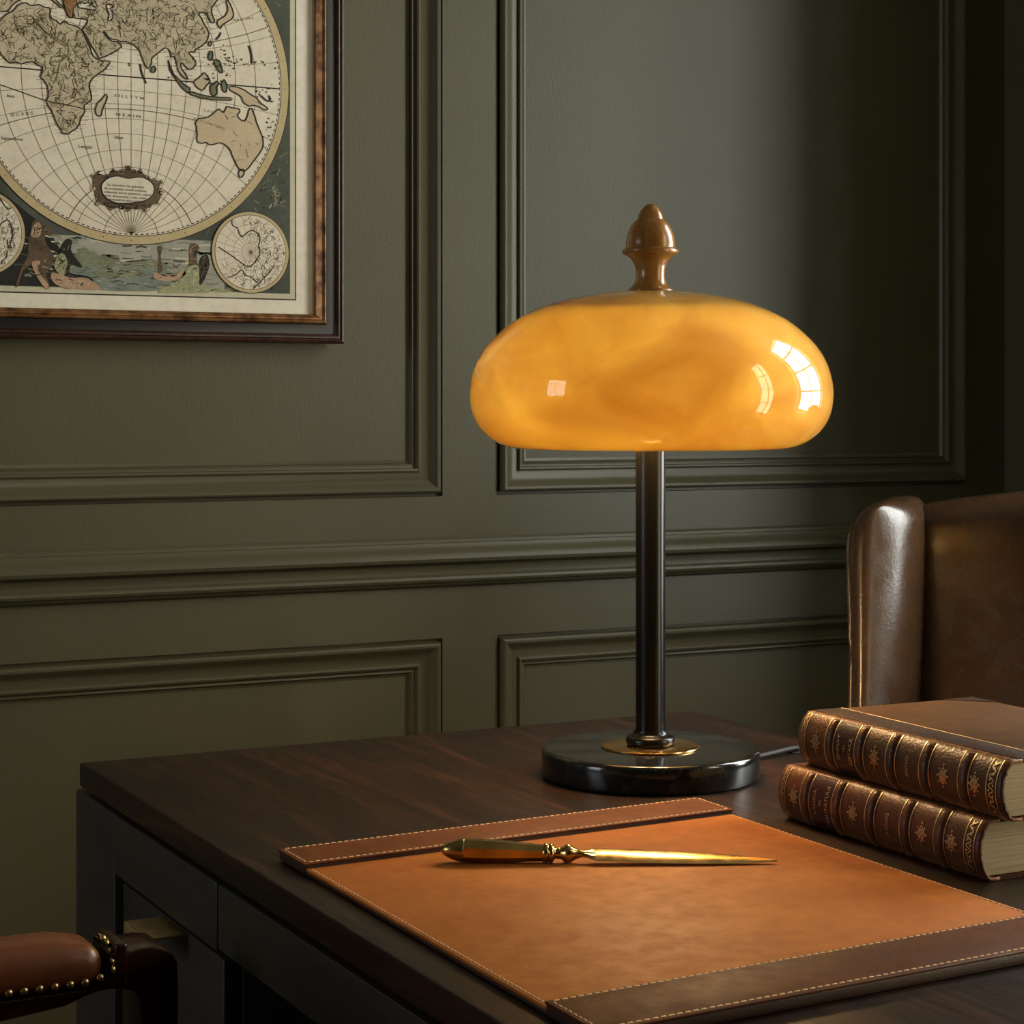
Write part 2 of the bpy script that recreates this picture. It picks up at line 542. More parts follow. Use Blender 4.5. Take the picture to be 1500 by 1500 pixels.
dbox('apron_frame', (DX0 + .0215, .871, AZ0 + .008), (DX1 - .031, 1.511, AZ1 + .0035), m_deskv)

# ------------------------------------------------------------------ table lamp
LX, LY = .986, 1.618
lamp = thing('table_lamp', 'lit table lamp with oval amber glass shade and wooden finial on black marble base', 'lamp', (LX, LY, DZ))
b = bmesh.new()
lathe(b, [(0, 0), (.1025, 0), (.1048, .0015), (.1055, .004), (.1055, .0225), (.1048, .0252), (.1030, .0268), (.1005, .0273), (0, .0273)], 128)
obj('base', b, m_marble, lamp, 35)
b = bmesh.new()
lathe(b, [(0, .0273), (.0472, .0273), (.0476, .0282), (.0472, .0292), (.0465, .0296), (0, .0296)], 96)
obj('base_plate', b, m_brass, lamp, 35)['label'] = 'round brass plate'
b = bmesh.new()
lathe(b, [(.0, .0296), (.0205, .0296), (.0230, .0308), (.0240, .0338), (.0236, .0368), (.0215, .0388), (.0180, .0398), (.0165, .0415), (.0160, .0440), (0, .0440)], 64)
obj('collar', b, m_black, lamp, 50)
b = bmesh.new()
lathe(b, [(0, .043), (.0143, .043), (.0143, .40), (.010, .402), (.006, .404), (.006, .462), (0, .462)], 64)
obj('pole', b, m_black, lamp, 35)
# glass shade: outer skin, lip, inner skin
outer = [(.0, .4685), (.020, .4685), (.045, .4668), (.070, .4628), (.0912, .4578), (.112, .4500), (.1325, .4393), (.1485, .4262), (.1610, .4125), (.1700, .3960), (.1745, .3790), (.1750, .3640), (.1722, .3490), (.1660, .3372), (.1570, .3277), (.1460, .3208), (.1360, .3175), (.1285, .3165)]
outer2 = [(p.x, p.y) for p in catmull([(a, c, 0) for a, c in outer], 4)]
inner2 = []
for i, (r, h) in enumerate(outer2):
    a_, c_ = outer2[max(i - 1, 0)], outer2[min(i + 1, len(outer2) - 1)]
    tx, tz = c_[0] - a_[0], c_[1] - a_[1]
    l_ = math.hypot(tx, tz)
    inner2.append((max(0, r + tz / l_ * .003) if i else 0, h - tx / l_ * .003))
prof = outer2 + [(.1270, .3170)] + list(reversed(inner2))
b = bmesh.new()
prof = [(max(r, 0), h) for r, h in prof]
lathe(b, prof, 128)
obj('lamp_shade', b, m_shade, lamp, 70)
F0 = .4665
fin = [(0, F0), (.0215, F0), (.0224, F0 + .0012), (.0226, F0 + .0030), (.0215, F0 + .0042), (.0190, F0 + .0056), (.0165, F0 + .0085), (.0147, F0 + .0125), (.0140, F0 + .0175), (.0142, F0 + .0225), (.0152, F0 + .0270), (.0172, F0 + .0312), (.0205, F0 + .0350), (.0245, F0 + .0372), (.0268, F0 + .0384), (.0276, F0 + .0400), (.0274, F0 + .0416), (.0262, F0 + .0428), (.0245, F0 + .0432), (.0241, F0 + .0440),
       (.0240, F0 + .0480), (.0232, F0 + .0540), (.0215, F0 + .0600), (.0188, F0 + .0655), (.0160, F0 + .0692), (.0140, F0 + .0706), (.0132, F0 + .0712), (.0129, F0 + .0722), (.0118, F0 + .0760), (.0096, F0 + .0800), (.0066, F0 + .0838), (.0036, F0 + .0860), (.0016, F0 + .0867), (0, F0 + .0869)]
b = bmesh.new(); lathe(b, fin, 64)
obj('finial', b, m_finial, lamp, 60)['label'] = 'turned wooden finial'
b = bmesh.new(); lathe(b, [(.006, .4330), (.092, .4290), (.094, .4300), (.092, .4310), (.006, .4350)], 64); obj('added_light_baffle', b, m_brass, lamp, 40)  # unseen disc added to block bulb light and darken the top of the glass
# three bulbs round the stem inside the shade
for sx in (0, 1, 2):
    l = bpy.data.lights.new('bulb_light', 'POINT')
    l.energy = BULB_POWER * 2 / 3
    l.color = (1.0, .72, .38)
    l.shadow_soft_size = .030
    o = bpy.data.objects.new('bulb_light', l)
    COL.objects.link(o); o.parent = lamp
    o.location = (.047 * math.cos(.9 + sx * 2 * PI / 3), .047 * math.sin(.9 + sx * 2 * PI / 3), .376)
b = bmesh.new()
cp = catmull([(.100, .010, .0042), (.125, .012, .0045), (.155, .022, .0046), (.190, .036, .0046), (.200, .038, .0042), (.203, .039, .0052)], 6)
tube(b, cp, .0028, 10)
obj('power_cord', b, m_cord, lamp, 60)

# ------------------------------------------------------------------ desk pad
PX0, PX1 = .540, .9415
py = lambda x, y: y + .05 * (x - PX0)
pad = thing('desk_pad', 'tan leather desk pad with stitched chestnut end strips lying on the dark desk', 'desk pad', (PX0, .941, DZ))
def padbox(name, x0, x1, y0, y1, z0, z1, m, r, parent=pad, mm=(1, 1, 1)):
    b = rbox(bmesh.new(), (x0 - PX0, y0 - .941, z0), (x1 - PX0, y1 - .941, z1), r, m=mm)
    for v in b.verts: v.co.y += .05 * v.co.x
    return obj(name, b, m, parent, 40)
PY0, PY1 = .941, 1.4445
padbox('backing', PX0 + .0012, PX1 - .0012, PY0 + .0012, PY1 - .0012, .0003, .0030, m_dleather, .001)
sh = padbox('leather_sheet', PX0 + .0006, PX1 - .0006, PY0 + .003, PY1 - .003, .0030, .0056, m_pad, .0012)
stn = padbox('end_strip', PX0 - .001, PX1 + .001, PY0 - .001, PY0 + .0625, .0080, .0098, m_nstrip, .0008)
stf = padbox('end_strip', PX0 - .001, PX1 + .001, PY1 - .0560, PY1 + .001, .0080, .0098, m_strip, .0008)
for st_, y0_, y1_ in ((stn, PY0, PY0 + .0620), (stf, PY1 - .0555, PY1)):
    padbox('strip_edge', PX0 - .0002, PX1 + .0002, y0_, y1_, .0018, .0081, m_dleather, .001, st_)
def stitches(p0, p1, z, parent, step=.0056, ln=.0038, r=.00055):
    b = bmesh.new()
    p0, p1 = Vector((*p0, 0)), Vector((*p1, 0))
    d = p1 - p0
    n = int(d.length / step)
    u = d.normalized()
    for i in range(n):
        a = p0 + d * ((i + .5) / n)
        q = [a - u * ln / 2 + Vector((0, 0, z - .0004)), a - u * ln * .3 + Vector((0, 0, z)), a + u * ln * .3 + Vector((0, 0, z)), a + u * ln / 2 + Vector((0, 0, z - .0004))]
        tube(b, q, r, 6)
    for v in b.verts: v.co.y += .05 * v.co.x
    return b
W_, H_ = PX1 - PX0, PY1 - PY0
for p0, p1, z, par in [((.004, .0655), (.004, H_ - .059), .0057, sh), ((W_ - .004, .0655), (W_ - .004, H_ - .059), .0057, sh),
                       ((.003, .0030), (W_ - .003, .0030), .0099, stn), ((.003, .0595), (W_ - .003, .0595), .0099, stn), ((.0025, .005), (.0025, .058), .0099, stn), ((W_ - .0025, .005), (W_ - .0025, .058), .0099, stn),
                       ((.003, H_ - .0025), (W_ - .003, H_ - .0025), .0099, stf), ((.003, H_ - .0530), (W_ - .003, H_ - .0530), .0099, stf), ((.0025, H_ - .051), (.0025, H_ - .005), .0099, stf), ((W_ - .0025, H_ - .051), (W_ - .0025, H_ - .005), .0099, stf)]:
    obj('stitching', stitches(p0, p1, z, par), m_thread, par, 60)

# ------------------------------------------------------------------ letter opener
PZ = DZ + .0058
P0 = Vector((.6405, 1.3613, PZ + .0098)); P1 = Vector((.8695, 1.2380, PZ + .0022))
dv = P1 - P0
lo_ = thing('letter_opener', 'brass letter opener with faceted handle lying across the tan desk pad', 'letter opener', P0, math.atan2(dv.y, dv.x))
TILT = math.asin(-dv.z / dv.length)
LL = dv.length
def tip(bm):
    bmesh.ops.rotate(bm, verts=bm.verts, cent=(0, 0, 0), matrix=Matrix.Rotation(TILT, 3, 'Y'))
    return bm
b = bmesh.new()
lathe(b, [(.0088, .0172), (.0091, .0185), (.0093, .026), (.0092, .036), (.0084, .052), (.0073, .066), (.0065, .0795), (0, .0795)], 8, 'x', phase=PI / 8)
lathe(b, [(0, .0172), (.0088, .0172)], 8, 'x', phase=PI / 8)
hd = obj('handle', tip(b), m_obrass, lo_)
b = bmesh.new()
lathe(b, [(0, 0), (.0018, .0005), (.0040, .0025), (.0060, .0060), (.0076, .0105), (.0086, .0150), (.0089, .0172), (.0092, .0178), (.0089, .0184), (.0, .0186)], 32, 'x')
obj('pommel', tip(b), m_obrass, lo_, 50)
b = bmesh.new()
lathe(b, [(0, .079), (.0066, .079), (.0074, .0800), (.0076, .0815), (.0072, .0828), (.0064, .0834), (.0071, .0842), (.0074, .0855), (.0068, .0868), (.0048, .0880), (.0040, .0895), (.0044, .0905), (.0047, .0912), (.0042, .0922), (.0048, .0935), (.0062, .0955), (.0073, .0972), (.0075, .0985), (.0068, .1003), (.0052, .1030), (.0038, .1055), (.0029, .108), (.0024, .112), (.0022, .120), (0, .121)], 40, 'x')
obj('ferrule', tip(b), m_obrass, lo_, 50)
b = bmesh.new()
rings = []
for x, wd_, th in [(.108, .0022, .0020), (.113, .0032, .0018), (.1165, .0062, .0016), (.120, .0082, .0016), (.150, .0081, .0015), (.180, .0076, .0014), (.205, .0067, .0012), (.228, .0050, .0010), (.246, .0030, .0008), (.256, .0014, .0007), (LL - .001, .0004, .0005)]:
    a_ = math.radians(15)
    ring = []
    for wy, hz in ((-1, 0), (-.55, 1), (.55, 1), (1, 0), (.55, -1), (-.55, -1)):
        yy, zz = wy * wd_ * 1.3, hz * th
        ring.append((x, yy * math.cos(a_) - zz * math.sin(a_), yy * math.sin(a_) + zz * math.cos(a_)))
    rings.append(ring)
loft(b, rings)
obj('blade', tip(b), m_brass, lo_, 20)['label'] = 'long narrow polished blade'

# ------------------------------------------------------------------ books
m_gilt = M_metal('gold_tooling', (.80, .62, .34), .42)
m_page = NT('page_edges')
_n = m_page.noise(1.0, m_page.coords((6, 6, 900)), detail=3)
m_page.set(Base_Color=m_page.mix(m_page.ramp(_n, [(.35, 0.), (.65, 1.)]), (.38, .31, .19), (.58, .50, .34)), Roughness=.8)
m_page.bump(_n, .5, .0008)
m_page = m_page.m
def M_cloth(name, a, b):
    t = NT(name)
    n1 = t.noise(25, detail=6, rough=.65, dist=1.)
    t.set(Base_Color=t.mix(t.ramp(n1, [(.3, 0.), (.7, 1.)]), a, b), Roughness=.75, Specular_IOR_Level=.12)
    t.bump(t.noise(500), .15, .0005)
    return t.m

def build_book(name, label, loc, rz, L, T, W, titles, small, bands, m_spine, m_plain_lea, m_label, m_board, group):
    bk = thing(name, label, 'book', loc, rz, group)
    BULGE = .0105
    def surf(y, v, off=0):
        """point on the rounded spine: v in -1..1 across the thickness"""
        n = Vector((-1, 0, v * 2 * BULGE / (T / 2) * .5)).normalized()
        return Vector((-BULGE * (1 - v * v) ** .8 if abs(v) < 1 else 0, y, T / 2 + v * T / 2)) + n * off
    # spine shell
    ny, nv = 56, 24
    b = bmesh.new()
    rnd = random.Random(len(label))
    wob = [rnd.uniform(-.0006, .0006) for _ in range(nv + 1)]
    def ring(off, x_in):
        pass
    G = []
    for i in range(ny + 1):
        y = L * i / ny
        cap = min(1.0, min(y, L - y) / .004)
        row = []
        for j in range(nv + 1):
            v = -1 + 2 * j / nv
            p = surf(y, v, -.0008 * (1 - cap))
            if i in (0, ny): p.y += wob[j]
            row.append(b.verts.new(p))
        # joint onto the boards
        row = [b.verts.new((.010, y, .0002))] + row + [b.verts.new((.010, y, T - .0002))]
        G.append(row)
    for A, B in zip(G, G[1:]):
        for j in range(len(A) - 1): b.faces.new((A[j], A[j + 1], B[j + 1], B[j]))
    bmesh.ops.recalc_face_normals(b, faces=b.faces)
    sp = obj('spine', b, [m_spine], bk, 50)
    sm = sp.modifiers.new('solid', 'SOLIDIFY'); sm.thickness = .0022; sm.offset = -1
    # raised bands
    for yb in bands:
        b = bmesh.new()
        rings = []
        for j in range(nv + 1):
            v = -.985 + 1.97 * j / nv
            e = min(1, (1 - abs(v)) / .10)
            rings.append([surf(yb + dy, v, h * e - .0004) for dy, h in ((-.0042, 0), (-.0034, .0018), (-.0015, .0031), (.0015, .0031), (.0034, .0018), (.0042, 0))])
        loft(b, rings)
        obj('raised_band', b, m_spine, sp, 60)
    # title panel (darker leather skin between two bands)
    b = bmesh.new()
    def patch(bm, y0, y1, v0, v1, off, n=18, mat=0):
        P = [[bm.verts.new(surf(y, v0 + (v1 - v0) * j / n, off)) for j in range(n + 1)] for y in (y0, y1)]
        for j in range(n): bm.faces.new((P[0][j], P[0][j + 1], P[1][j + 1], P[1][j])).material_index = mat
    bs = sorted(bands, reverse=True)       # from the head downwards
    patch(b, bs[1] + .0048, bs[0] - .0048, -.97, .97, .00035)
    obj('title_panel', b, m_label, sp, 60)
    # gold tooling: fillets beside the bands, ornaments, lettering
    b = bmesh.new()
    def line(y, w=.0009, v0=-.94, v1=.96): patch(b, y - w / 2, y + w / 2, v0, v1, .0006)
    for yb in bands:
        line(yb - .0062); line(yb + .0062)
        line(yb - .0016, .0006); line(yb + .0016, .0006)
    line(L - .006); line(L - .011); line(.006); line(.017)
    def flat(polys, off=.0007):
        for poly in polys:
            try: b.faces.new([b.verts.new(surf(y, v, off)) for y, v in poly])
            except ValueError: pass
    def stroke(pts, w):
        for (y0, v0), (y1, v1) in zip(pts, pts[1:]):
            dy, dz = y1 - y0, (v1 - v0) * T / 2
            l = math.hypot(dy, dz) or 1
            ny_, nz_ = -dz / l * w / 2, dy / l * w / 2
            nv_ = nz_ / (T / 2)
            flat([[(y0 + ny_, v0 + nv_), (y1 + ny_, v1 + nv_), (y1 - ny_, v1 - nv_), (y0 - ny_, v0 - nv_)]])
    def dot(y, v, r):
        flat([[(y + r * math.cos(q * PI / 4), v + r * math.sin(q * PI / 4) / (T / 2)) for q in range(8)]])
    def ornament(yc, vc=.04, a=.0064):
        k_ = a / (T / 2)
        for s_ in (1, .58):
            stroke([(yc, vc + k_ * s_), (yc + a * .72 * s_, vc), (yc, vc - k_ * s_), (yc - a * .72 * s_, vc), (yc, vc + k_ * s_)], .0009)
        stroke([(yc - a * .36, vc + k_ * .5), (yc + a * .36, vc - k_ * .5)], .0008)
        stroke([(yc - a * .36, vc - k_ * .5), (yc + a * .36, vc + k_ * .5)], .0008)
        for qy, qv in ((0, 1.32), (0, -1.32), (.95, 0), (-.95, 0), (.62, .72), (-.62, .72), (.62, -.72), (-.62, -.72)): dot(yc + qy * a, vc + qv * k_, .0009)
    edges = [L - .008] + bs + [.017]
    mids = [(edges[i] + edges[i + 1]) / 2 for i in range(len(edges) - 1)]
    for i in (0, 2, 4, 5): ornament(mids[i])
    def write(txt, yc, size, vc=.02, squeeze=1.0):
        vs, fs = text_polys(txt, size)
        xs = [p[0] for p in vs]; wd = max(xs) - min(xs); x0 = min(xs)
        for f in fs:
            b.faces.new([b.verts.new(surf(yc + (vs[i][1] - size * .35), vc + (vs[i][0] - x0 - wd / 2) * squeeze / (T / 2), .0007)) for i in f])
    t1, t2, t3 = titles
    pc = mids[1]
    write(t1, pc + .0080, .0060, .06, 1.0)
    write(t2, pc - .0002, .0042, .06, 1.0)
    write(t3, pc - .0085, .0060, 0, .95)
    write(small, mids[3], .0052, .02, 1.0)
    # vine in the tail border
    vine = [(.0115 + .0028 * math.sin(q * .9), -.86 + 1.74 * q / 40) for q in range(41)]
    stroke(vine, .0009)
    for q in range(3, 40, 4): dot(.0115 - .0024 * math.sin(q * .9), -.86 + 1.74 * q / 40, .0010)
    vine = [(L - .0085 + .0012 * math.sin(q * 1.2), -.86 + 1.74 * q / 40) for q in range(41)]
    stroke(vine, .0006)
    bmesh.ops.recalc_face_normals(b, faces=b.faces)
    obj('gilt_tooling', b, m_gilt, sp, None)
    # boards
    BT = .0032
    fb = obj('front_board', box((.008, .0012, T - BT), (W, L - .0012, T), .0012), m_board, bk, 40)
    bb = obj('back_board', box((.008, .0012, 0), (W, L - .0012, BT), .0012), m_board, bk, 40)
    for bd, za, zb in ((fb, T - .0002, T + .0005), (bb, -.0001, .0006)):
        b = bmesh.new(); rbox(b, (.006, .0014, za), (.034, L - .0014, zb), .0003)
        st = obj('leather_strip', b, m_plain_lea, bd, 40)
        if bd is fb:
            b = bmesh.new(); rbox(b, (.0342, .0016, za), (.0350, L - .0016, zb + .0001), .0002)
            obj('gilt_line', b, m_gilt, bd)
        for y0, sy in ((.0014, 1), (L - .0014, -1)):
            b = bmesh.new()
            tri = [(W - .0005, y0), (W - .034, y0), (W - .0005, y0 + sy * .034)]
            lo_t = [b.verts.new((x, y, za)) for x, y in tri]; hi_t = [b.verts.new((x, y, zb)) for x, y in tri]
            b.faces.new(lo_t); b.faces.new(hi_t)
            for i in range(3): b.faces.new((lo_t[i], lo_t[(i + 1) % 3], hi_t[(i + 1) % 3], hi_t[i]))
            obj('leather_corner', b, m_plain_lea, bd)
    # pages, with hollow fore edge and rounded back
    b = bmesh.new()
    def pf(p, h):
        t = 1 - (p.z / h.z) ** 2
        p = p.copy()
        p.x += -.006 * t
        return p
    rbox(b, (.001, .0035, BT + .0001), (W - .005, L - .0035, T - BT - .0001), .0004, m=(2, 2, 14), fn=pf)
    obj('page_block', b, m_page, bk, 30)
    return bk

m_sp1 = M_leather('glow_worn_calf_russet', (.075, .021, .008), (.125, .038, .014), .40, 500, .35, .4, 22., .0008, .0462)  # shoulders of both spine leathers carry painted lamp glow besides wear
m_sp2 = M_leather('glow_worn_calf_umber', (.036, .016, .008), (.080, .032, .012), .40, 420, .4, .4, 22., .0010, .0462)
m_sp1b = M_leather('russet_calf', (.060, .019, .008), (.10, .033, .013), .44, 500, .4, .3, 22., .0008)
m_sp2b = M_leather('umber_calf', (.034, .017, .010), (.060, .028, .015), .44, 420, .6, .35, 22., .0010)
m_lb1 = M_leather('plum_title_leather', (.040, .010, .010), (.055, .014, .013), .36, 500, .3)
m_lb2 = M_leather('dark_title_leather', (.022, .009, .007), (.034, .012, .009), .36, 500, .3)
m_bd1 = M_cloth('board_russet', (.055, .02, .010), (.09, .035, .016))
m_bd2 = M_cloth('board_brown', (.054, .023, .005), (.098, .044, .011))
GB = 'old leather books stacked on the desk'
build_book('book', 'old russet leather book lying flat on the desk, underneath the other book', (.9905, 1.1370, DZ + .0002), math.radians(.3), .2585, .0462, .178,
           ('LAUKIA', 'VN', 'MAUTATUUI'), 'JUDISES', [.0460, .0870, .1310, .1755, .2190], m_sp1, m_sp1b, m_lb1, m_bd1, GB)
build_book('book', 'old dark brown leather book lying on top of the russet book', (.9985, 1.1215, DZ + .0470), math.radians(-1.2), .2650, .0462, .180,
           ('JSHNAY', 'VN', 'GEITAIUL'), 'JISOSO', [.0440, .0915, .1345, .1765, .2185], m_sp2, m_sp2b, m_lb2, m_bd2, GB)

LAND= {'africa':[(-1673,548),(-1637,594),(-1581,655),(-1514,692),(-1470,740),(-1440,780),(-1347,822),(-1303,797),(-1241,795),(-1179,811),(-1129,791),(-1047,780),(-1035,737),(-1041,686),(-997,646),(-953,625),(-909,588),(-865,633),(-801,602),(-725,589),(-649,552),(-611,511),(-598,462),(-566,402),(-534,329),(-508,255),(-463,208),(-419,187),(-393,172),(-341,174),(-270,180),(-303,120),(-341,72),(-406,23),(-470,-26),(-521,-87),(-540,-152),(-528,-214),(-515,-276),(-515,-327),(-547,-361),(-591,-389),(-611,-428),(-598,-484),(-630,-537),(-655,-589),(-674,-653),(-712,-706),(-763,-741),(-814,-776),(-877,-780),(-902,-731),(-953,-659),(-991,-574),(-1028,-489),(-1066,-442),(-1085,-381),(-1060,-316),(-1066,-229),(-1085,-168),(-1122,-121),(-1160,-86),(-1135,-10),(-1141,40),(-1185,55),(-1216,71),(-1247,91),(-1316,82),(-1402,56),(-1464,74),(-1532,52),(-1600,102),(-1649,154),(-1673,207),(-1722,253),(-1747,374),(-1722,475)],'eurasia':[(-566,680),(-572,635),(-617,574),(-630,535),(-585,488),(-547,416),(-508,344),(-470,296),(-431,236),(-419,202),(-354,230),(-277,268),(-199,313),(-154,355),(-121,383),(-173,423),(-206,435),(-251,435),(-303,463),(-335,504),(-367,546),(-335,538),(-296,488),(-251,461),(-186,460),(-147,438),(-69,445),(9,426),(61,392),(113,339),(133,283),(159,221),(192,147),(196,154),(220,121),(268,202),(275,266),(361,343),(433,405),(477,401),(513,362),(528,293),(557,310),(586,270),(607,187),(629,119),(673,66),(731,28),(746,40),(724,84),(673,150),(651,219),(673,235),(717,196),(775,158),(849,214),(849,277),(805,330),(761,376),(805,387),(841,390),(863,434),(922,467),(981,515),(1018,575),(1033,647),(1003,722),(959,782),(937,830),(900,876),(922,906),(996,906),(1025,845),(1070,792),(1102,802),(1107,838),(1077,892),(1070,963),(1092,1021),(1144,1083),(1218,1190),(1308,1327),(1367,1476),(1248,1563),(1070,1672),(775,1754),(-419,1643),(-801,1551),(-1154,1400),(-1303,1222),(-1427,1085),(-1600,969),(-1722,883),(-1759,780),(-1722,710),(-1624,682),(-1551,714),(-1514,767),(-1390,865),(-1241,930),(-1116,929),(-1003,878),(-902,799),(-877,814),(-978,905),(-953,958),(-877,890),(-852,792),(-814,707),(-757,687),(-738,752),(-725,690),(-636,686)],'balkan':[(-877,902),(-700,919),(-719,829),(-744,802),(-757,694),(-801,702),(-846,780)],'blacksea':[(-687,857),(-636,900),(-598,879),(-572,894),(-534,885),(-463,841),(-470,808),(-547,814),(-611,821),(-674,821)],'caspian':[(-322,892),(-251,905),(-238,875),(-270,846),(-232,786),(-257,701),(-303,704),(-290,768),(-316,842)],'madagascar':[(-322,-243),(-316,-306),(-354,-391),(-380,-469),(-393,-521),(-438,-524),(-463,-462),(-438,-366),(-380,-311)],'ceylon':[(289,162),(318,143),(321,108),(289,78),(256,96),(260,131)],'sumatra':[(491,255),(513,180),(564,78),(629,20),(702,-45),(775,-82),(768,-153),(702,-115),(629,-36),(557,57),(506,137)],'java':[(761,-153),(863,-188),(981,-201),(1070,-208),(1189,-207),(1338,-199),(1323,-169),(1189,-176),(1055,-171),(922,-158),(805,-129)],'borneo':[(841,15),(908,70),(966,131),(1011,92),(1048,24),(996,-37),(959,-96),(893,-80),(841,-34)],'sulawesi':[(1055,-32),(1099,0),(1137,31),(1174,5),(1137,-40),(1144,-111),(1114,-155),(1070,-145),(1048,-89)],'luzon':[(1040,407),(1085,410),(1085,339),(1055,294),(1018,334)],'mindanao':[(1099,312),(1174,304),(1203,235),(1218,151),(1174,162),(1122,229)],'molucca':[(1241,67),(1278,-15),(1263,-102),(1218,-77),(1203,-7)],'papua':[(1308,-27),(1397,-20),(1518,-54),(1608,-105),(1683,-142),(1744,-210),(1850,-274),(1790,-293),(1714,-255),(1638,-246),(1578,-258),(1502,-213),(1480,-157),(1412,-105),(1338,-82)],'japan':[(1293,1112),(1353,989),(1367,891),(1293,827),(1203,762),(1196,725),(1151,771),(1159,829),(1248,894),(1293,983),(1270,1067)],'formosa':[(1048,549),(1070,523),(1048,478),(1025,505)],'australia':[(863,-513),(893,-469),(981,-456),(1055,-422),(1114,-369),(1174,-329),(1233,-367),(1278,-286),(1338,-296),(1442,-303),(1457,-345),(1420,-390),(1457,-438),(1518,-462),(1555,-409),(1578,-322),(1615,-284),(1653,-360),(1683,-458),(1729,-570),(1767,-654),(1782,-753),(1737,-857),(1668,-947),(1593,-1052),(1518,-1113),(1450,-1096),(1405,-1034),(1345,-909),(1323,-853),(1248,-786),(1159,-771),(1055,-805),(996,-774),(922,-792),(871,-753),(878,-668),(863,-570),(849,-543)],'tasmania':[(1457,-1102),(1518,-1106),(1495,-1186),(1460,-1202),(1435,-1161)]}
LINES= {'m0':[(117,176),(138,66),(196,-69)],'m1':[(1578,537),(1608,440),(1623,298)],'m2':[(1196,676),(1166,616),(1129,577)],'m3':[(1744,-109),(1835,-174),(1881,-142),(1850,-101)],'ecl':[(-1917,-158),(-1673,-219),(-1303,-322),(-1078,-380),(-801,-417),(-611,-447)],'nile':[(-1228,607),(-1116,492),(-978,416),(-814,330),(-827,203),(-915,108),(-940,-19),(-965,-96),(-1003,-162)],'nile2':[(-1228,594),(-1053,447),(-852,321),(-814,368),(-801,419)],'zam':[(-814,-411),(-725,-355),(-623,-316),(-598,-371)],'kng':[(-1041,-403),(-928,-407),(-801,-417)],'sc1':[(1346,-1769),(1355,-1836),(1425,-1874),(1442,-1932),(1486,-1980),(1548,-1928),(1618,-1891),(1706,-1929),(1733,-2004),(1715,-2088),(1733,-2188),(1689,-2273),(1600,-2360),(1513,-2346),(1373,-2251),(1268,-2188),(1164,-2126)],'sc2':[(1285,-2520),(1390,-2484),(1477,-2414),(1530,-2479),(1618,-2510),(1689,-2575)],'sc3':[(1937,-2332),(1866,-2435),(1795,-2505),(1706,-2591),(1636,-2660)],'sc4':[(-1673,-1604),(-1615,-1703),(-1557,-1759),(-1514,-1727)],'sc5':[(-1673,-1969),(-1601,-1907),(-1550,-1905),(-1514,-2006),(-1506,-2094),(-1536,-2183),(-1521,-2241),(-1557,-2228),(-1572,-2140)],'sc6':[(-1572,-2272),(-1586,-2360),(-1644,-2421),(-1601,-2493)]}
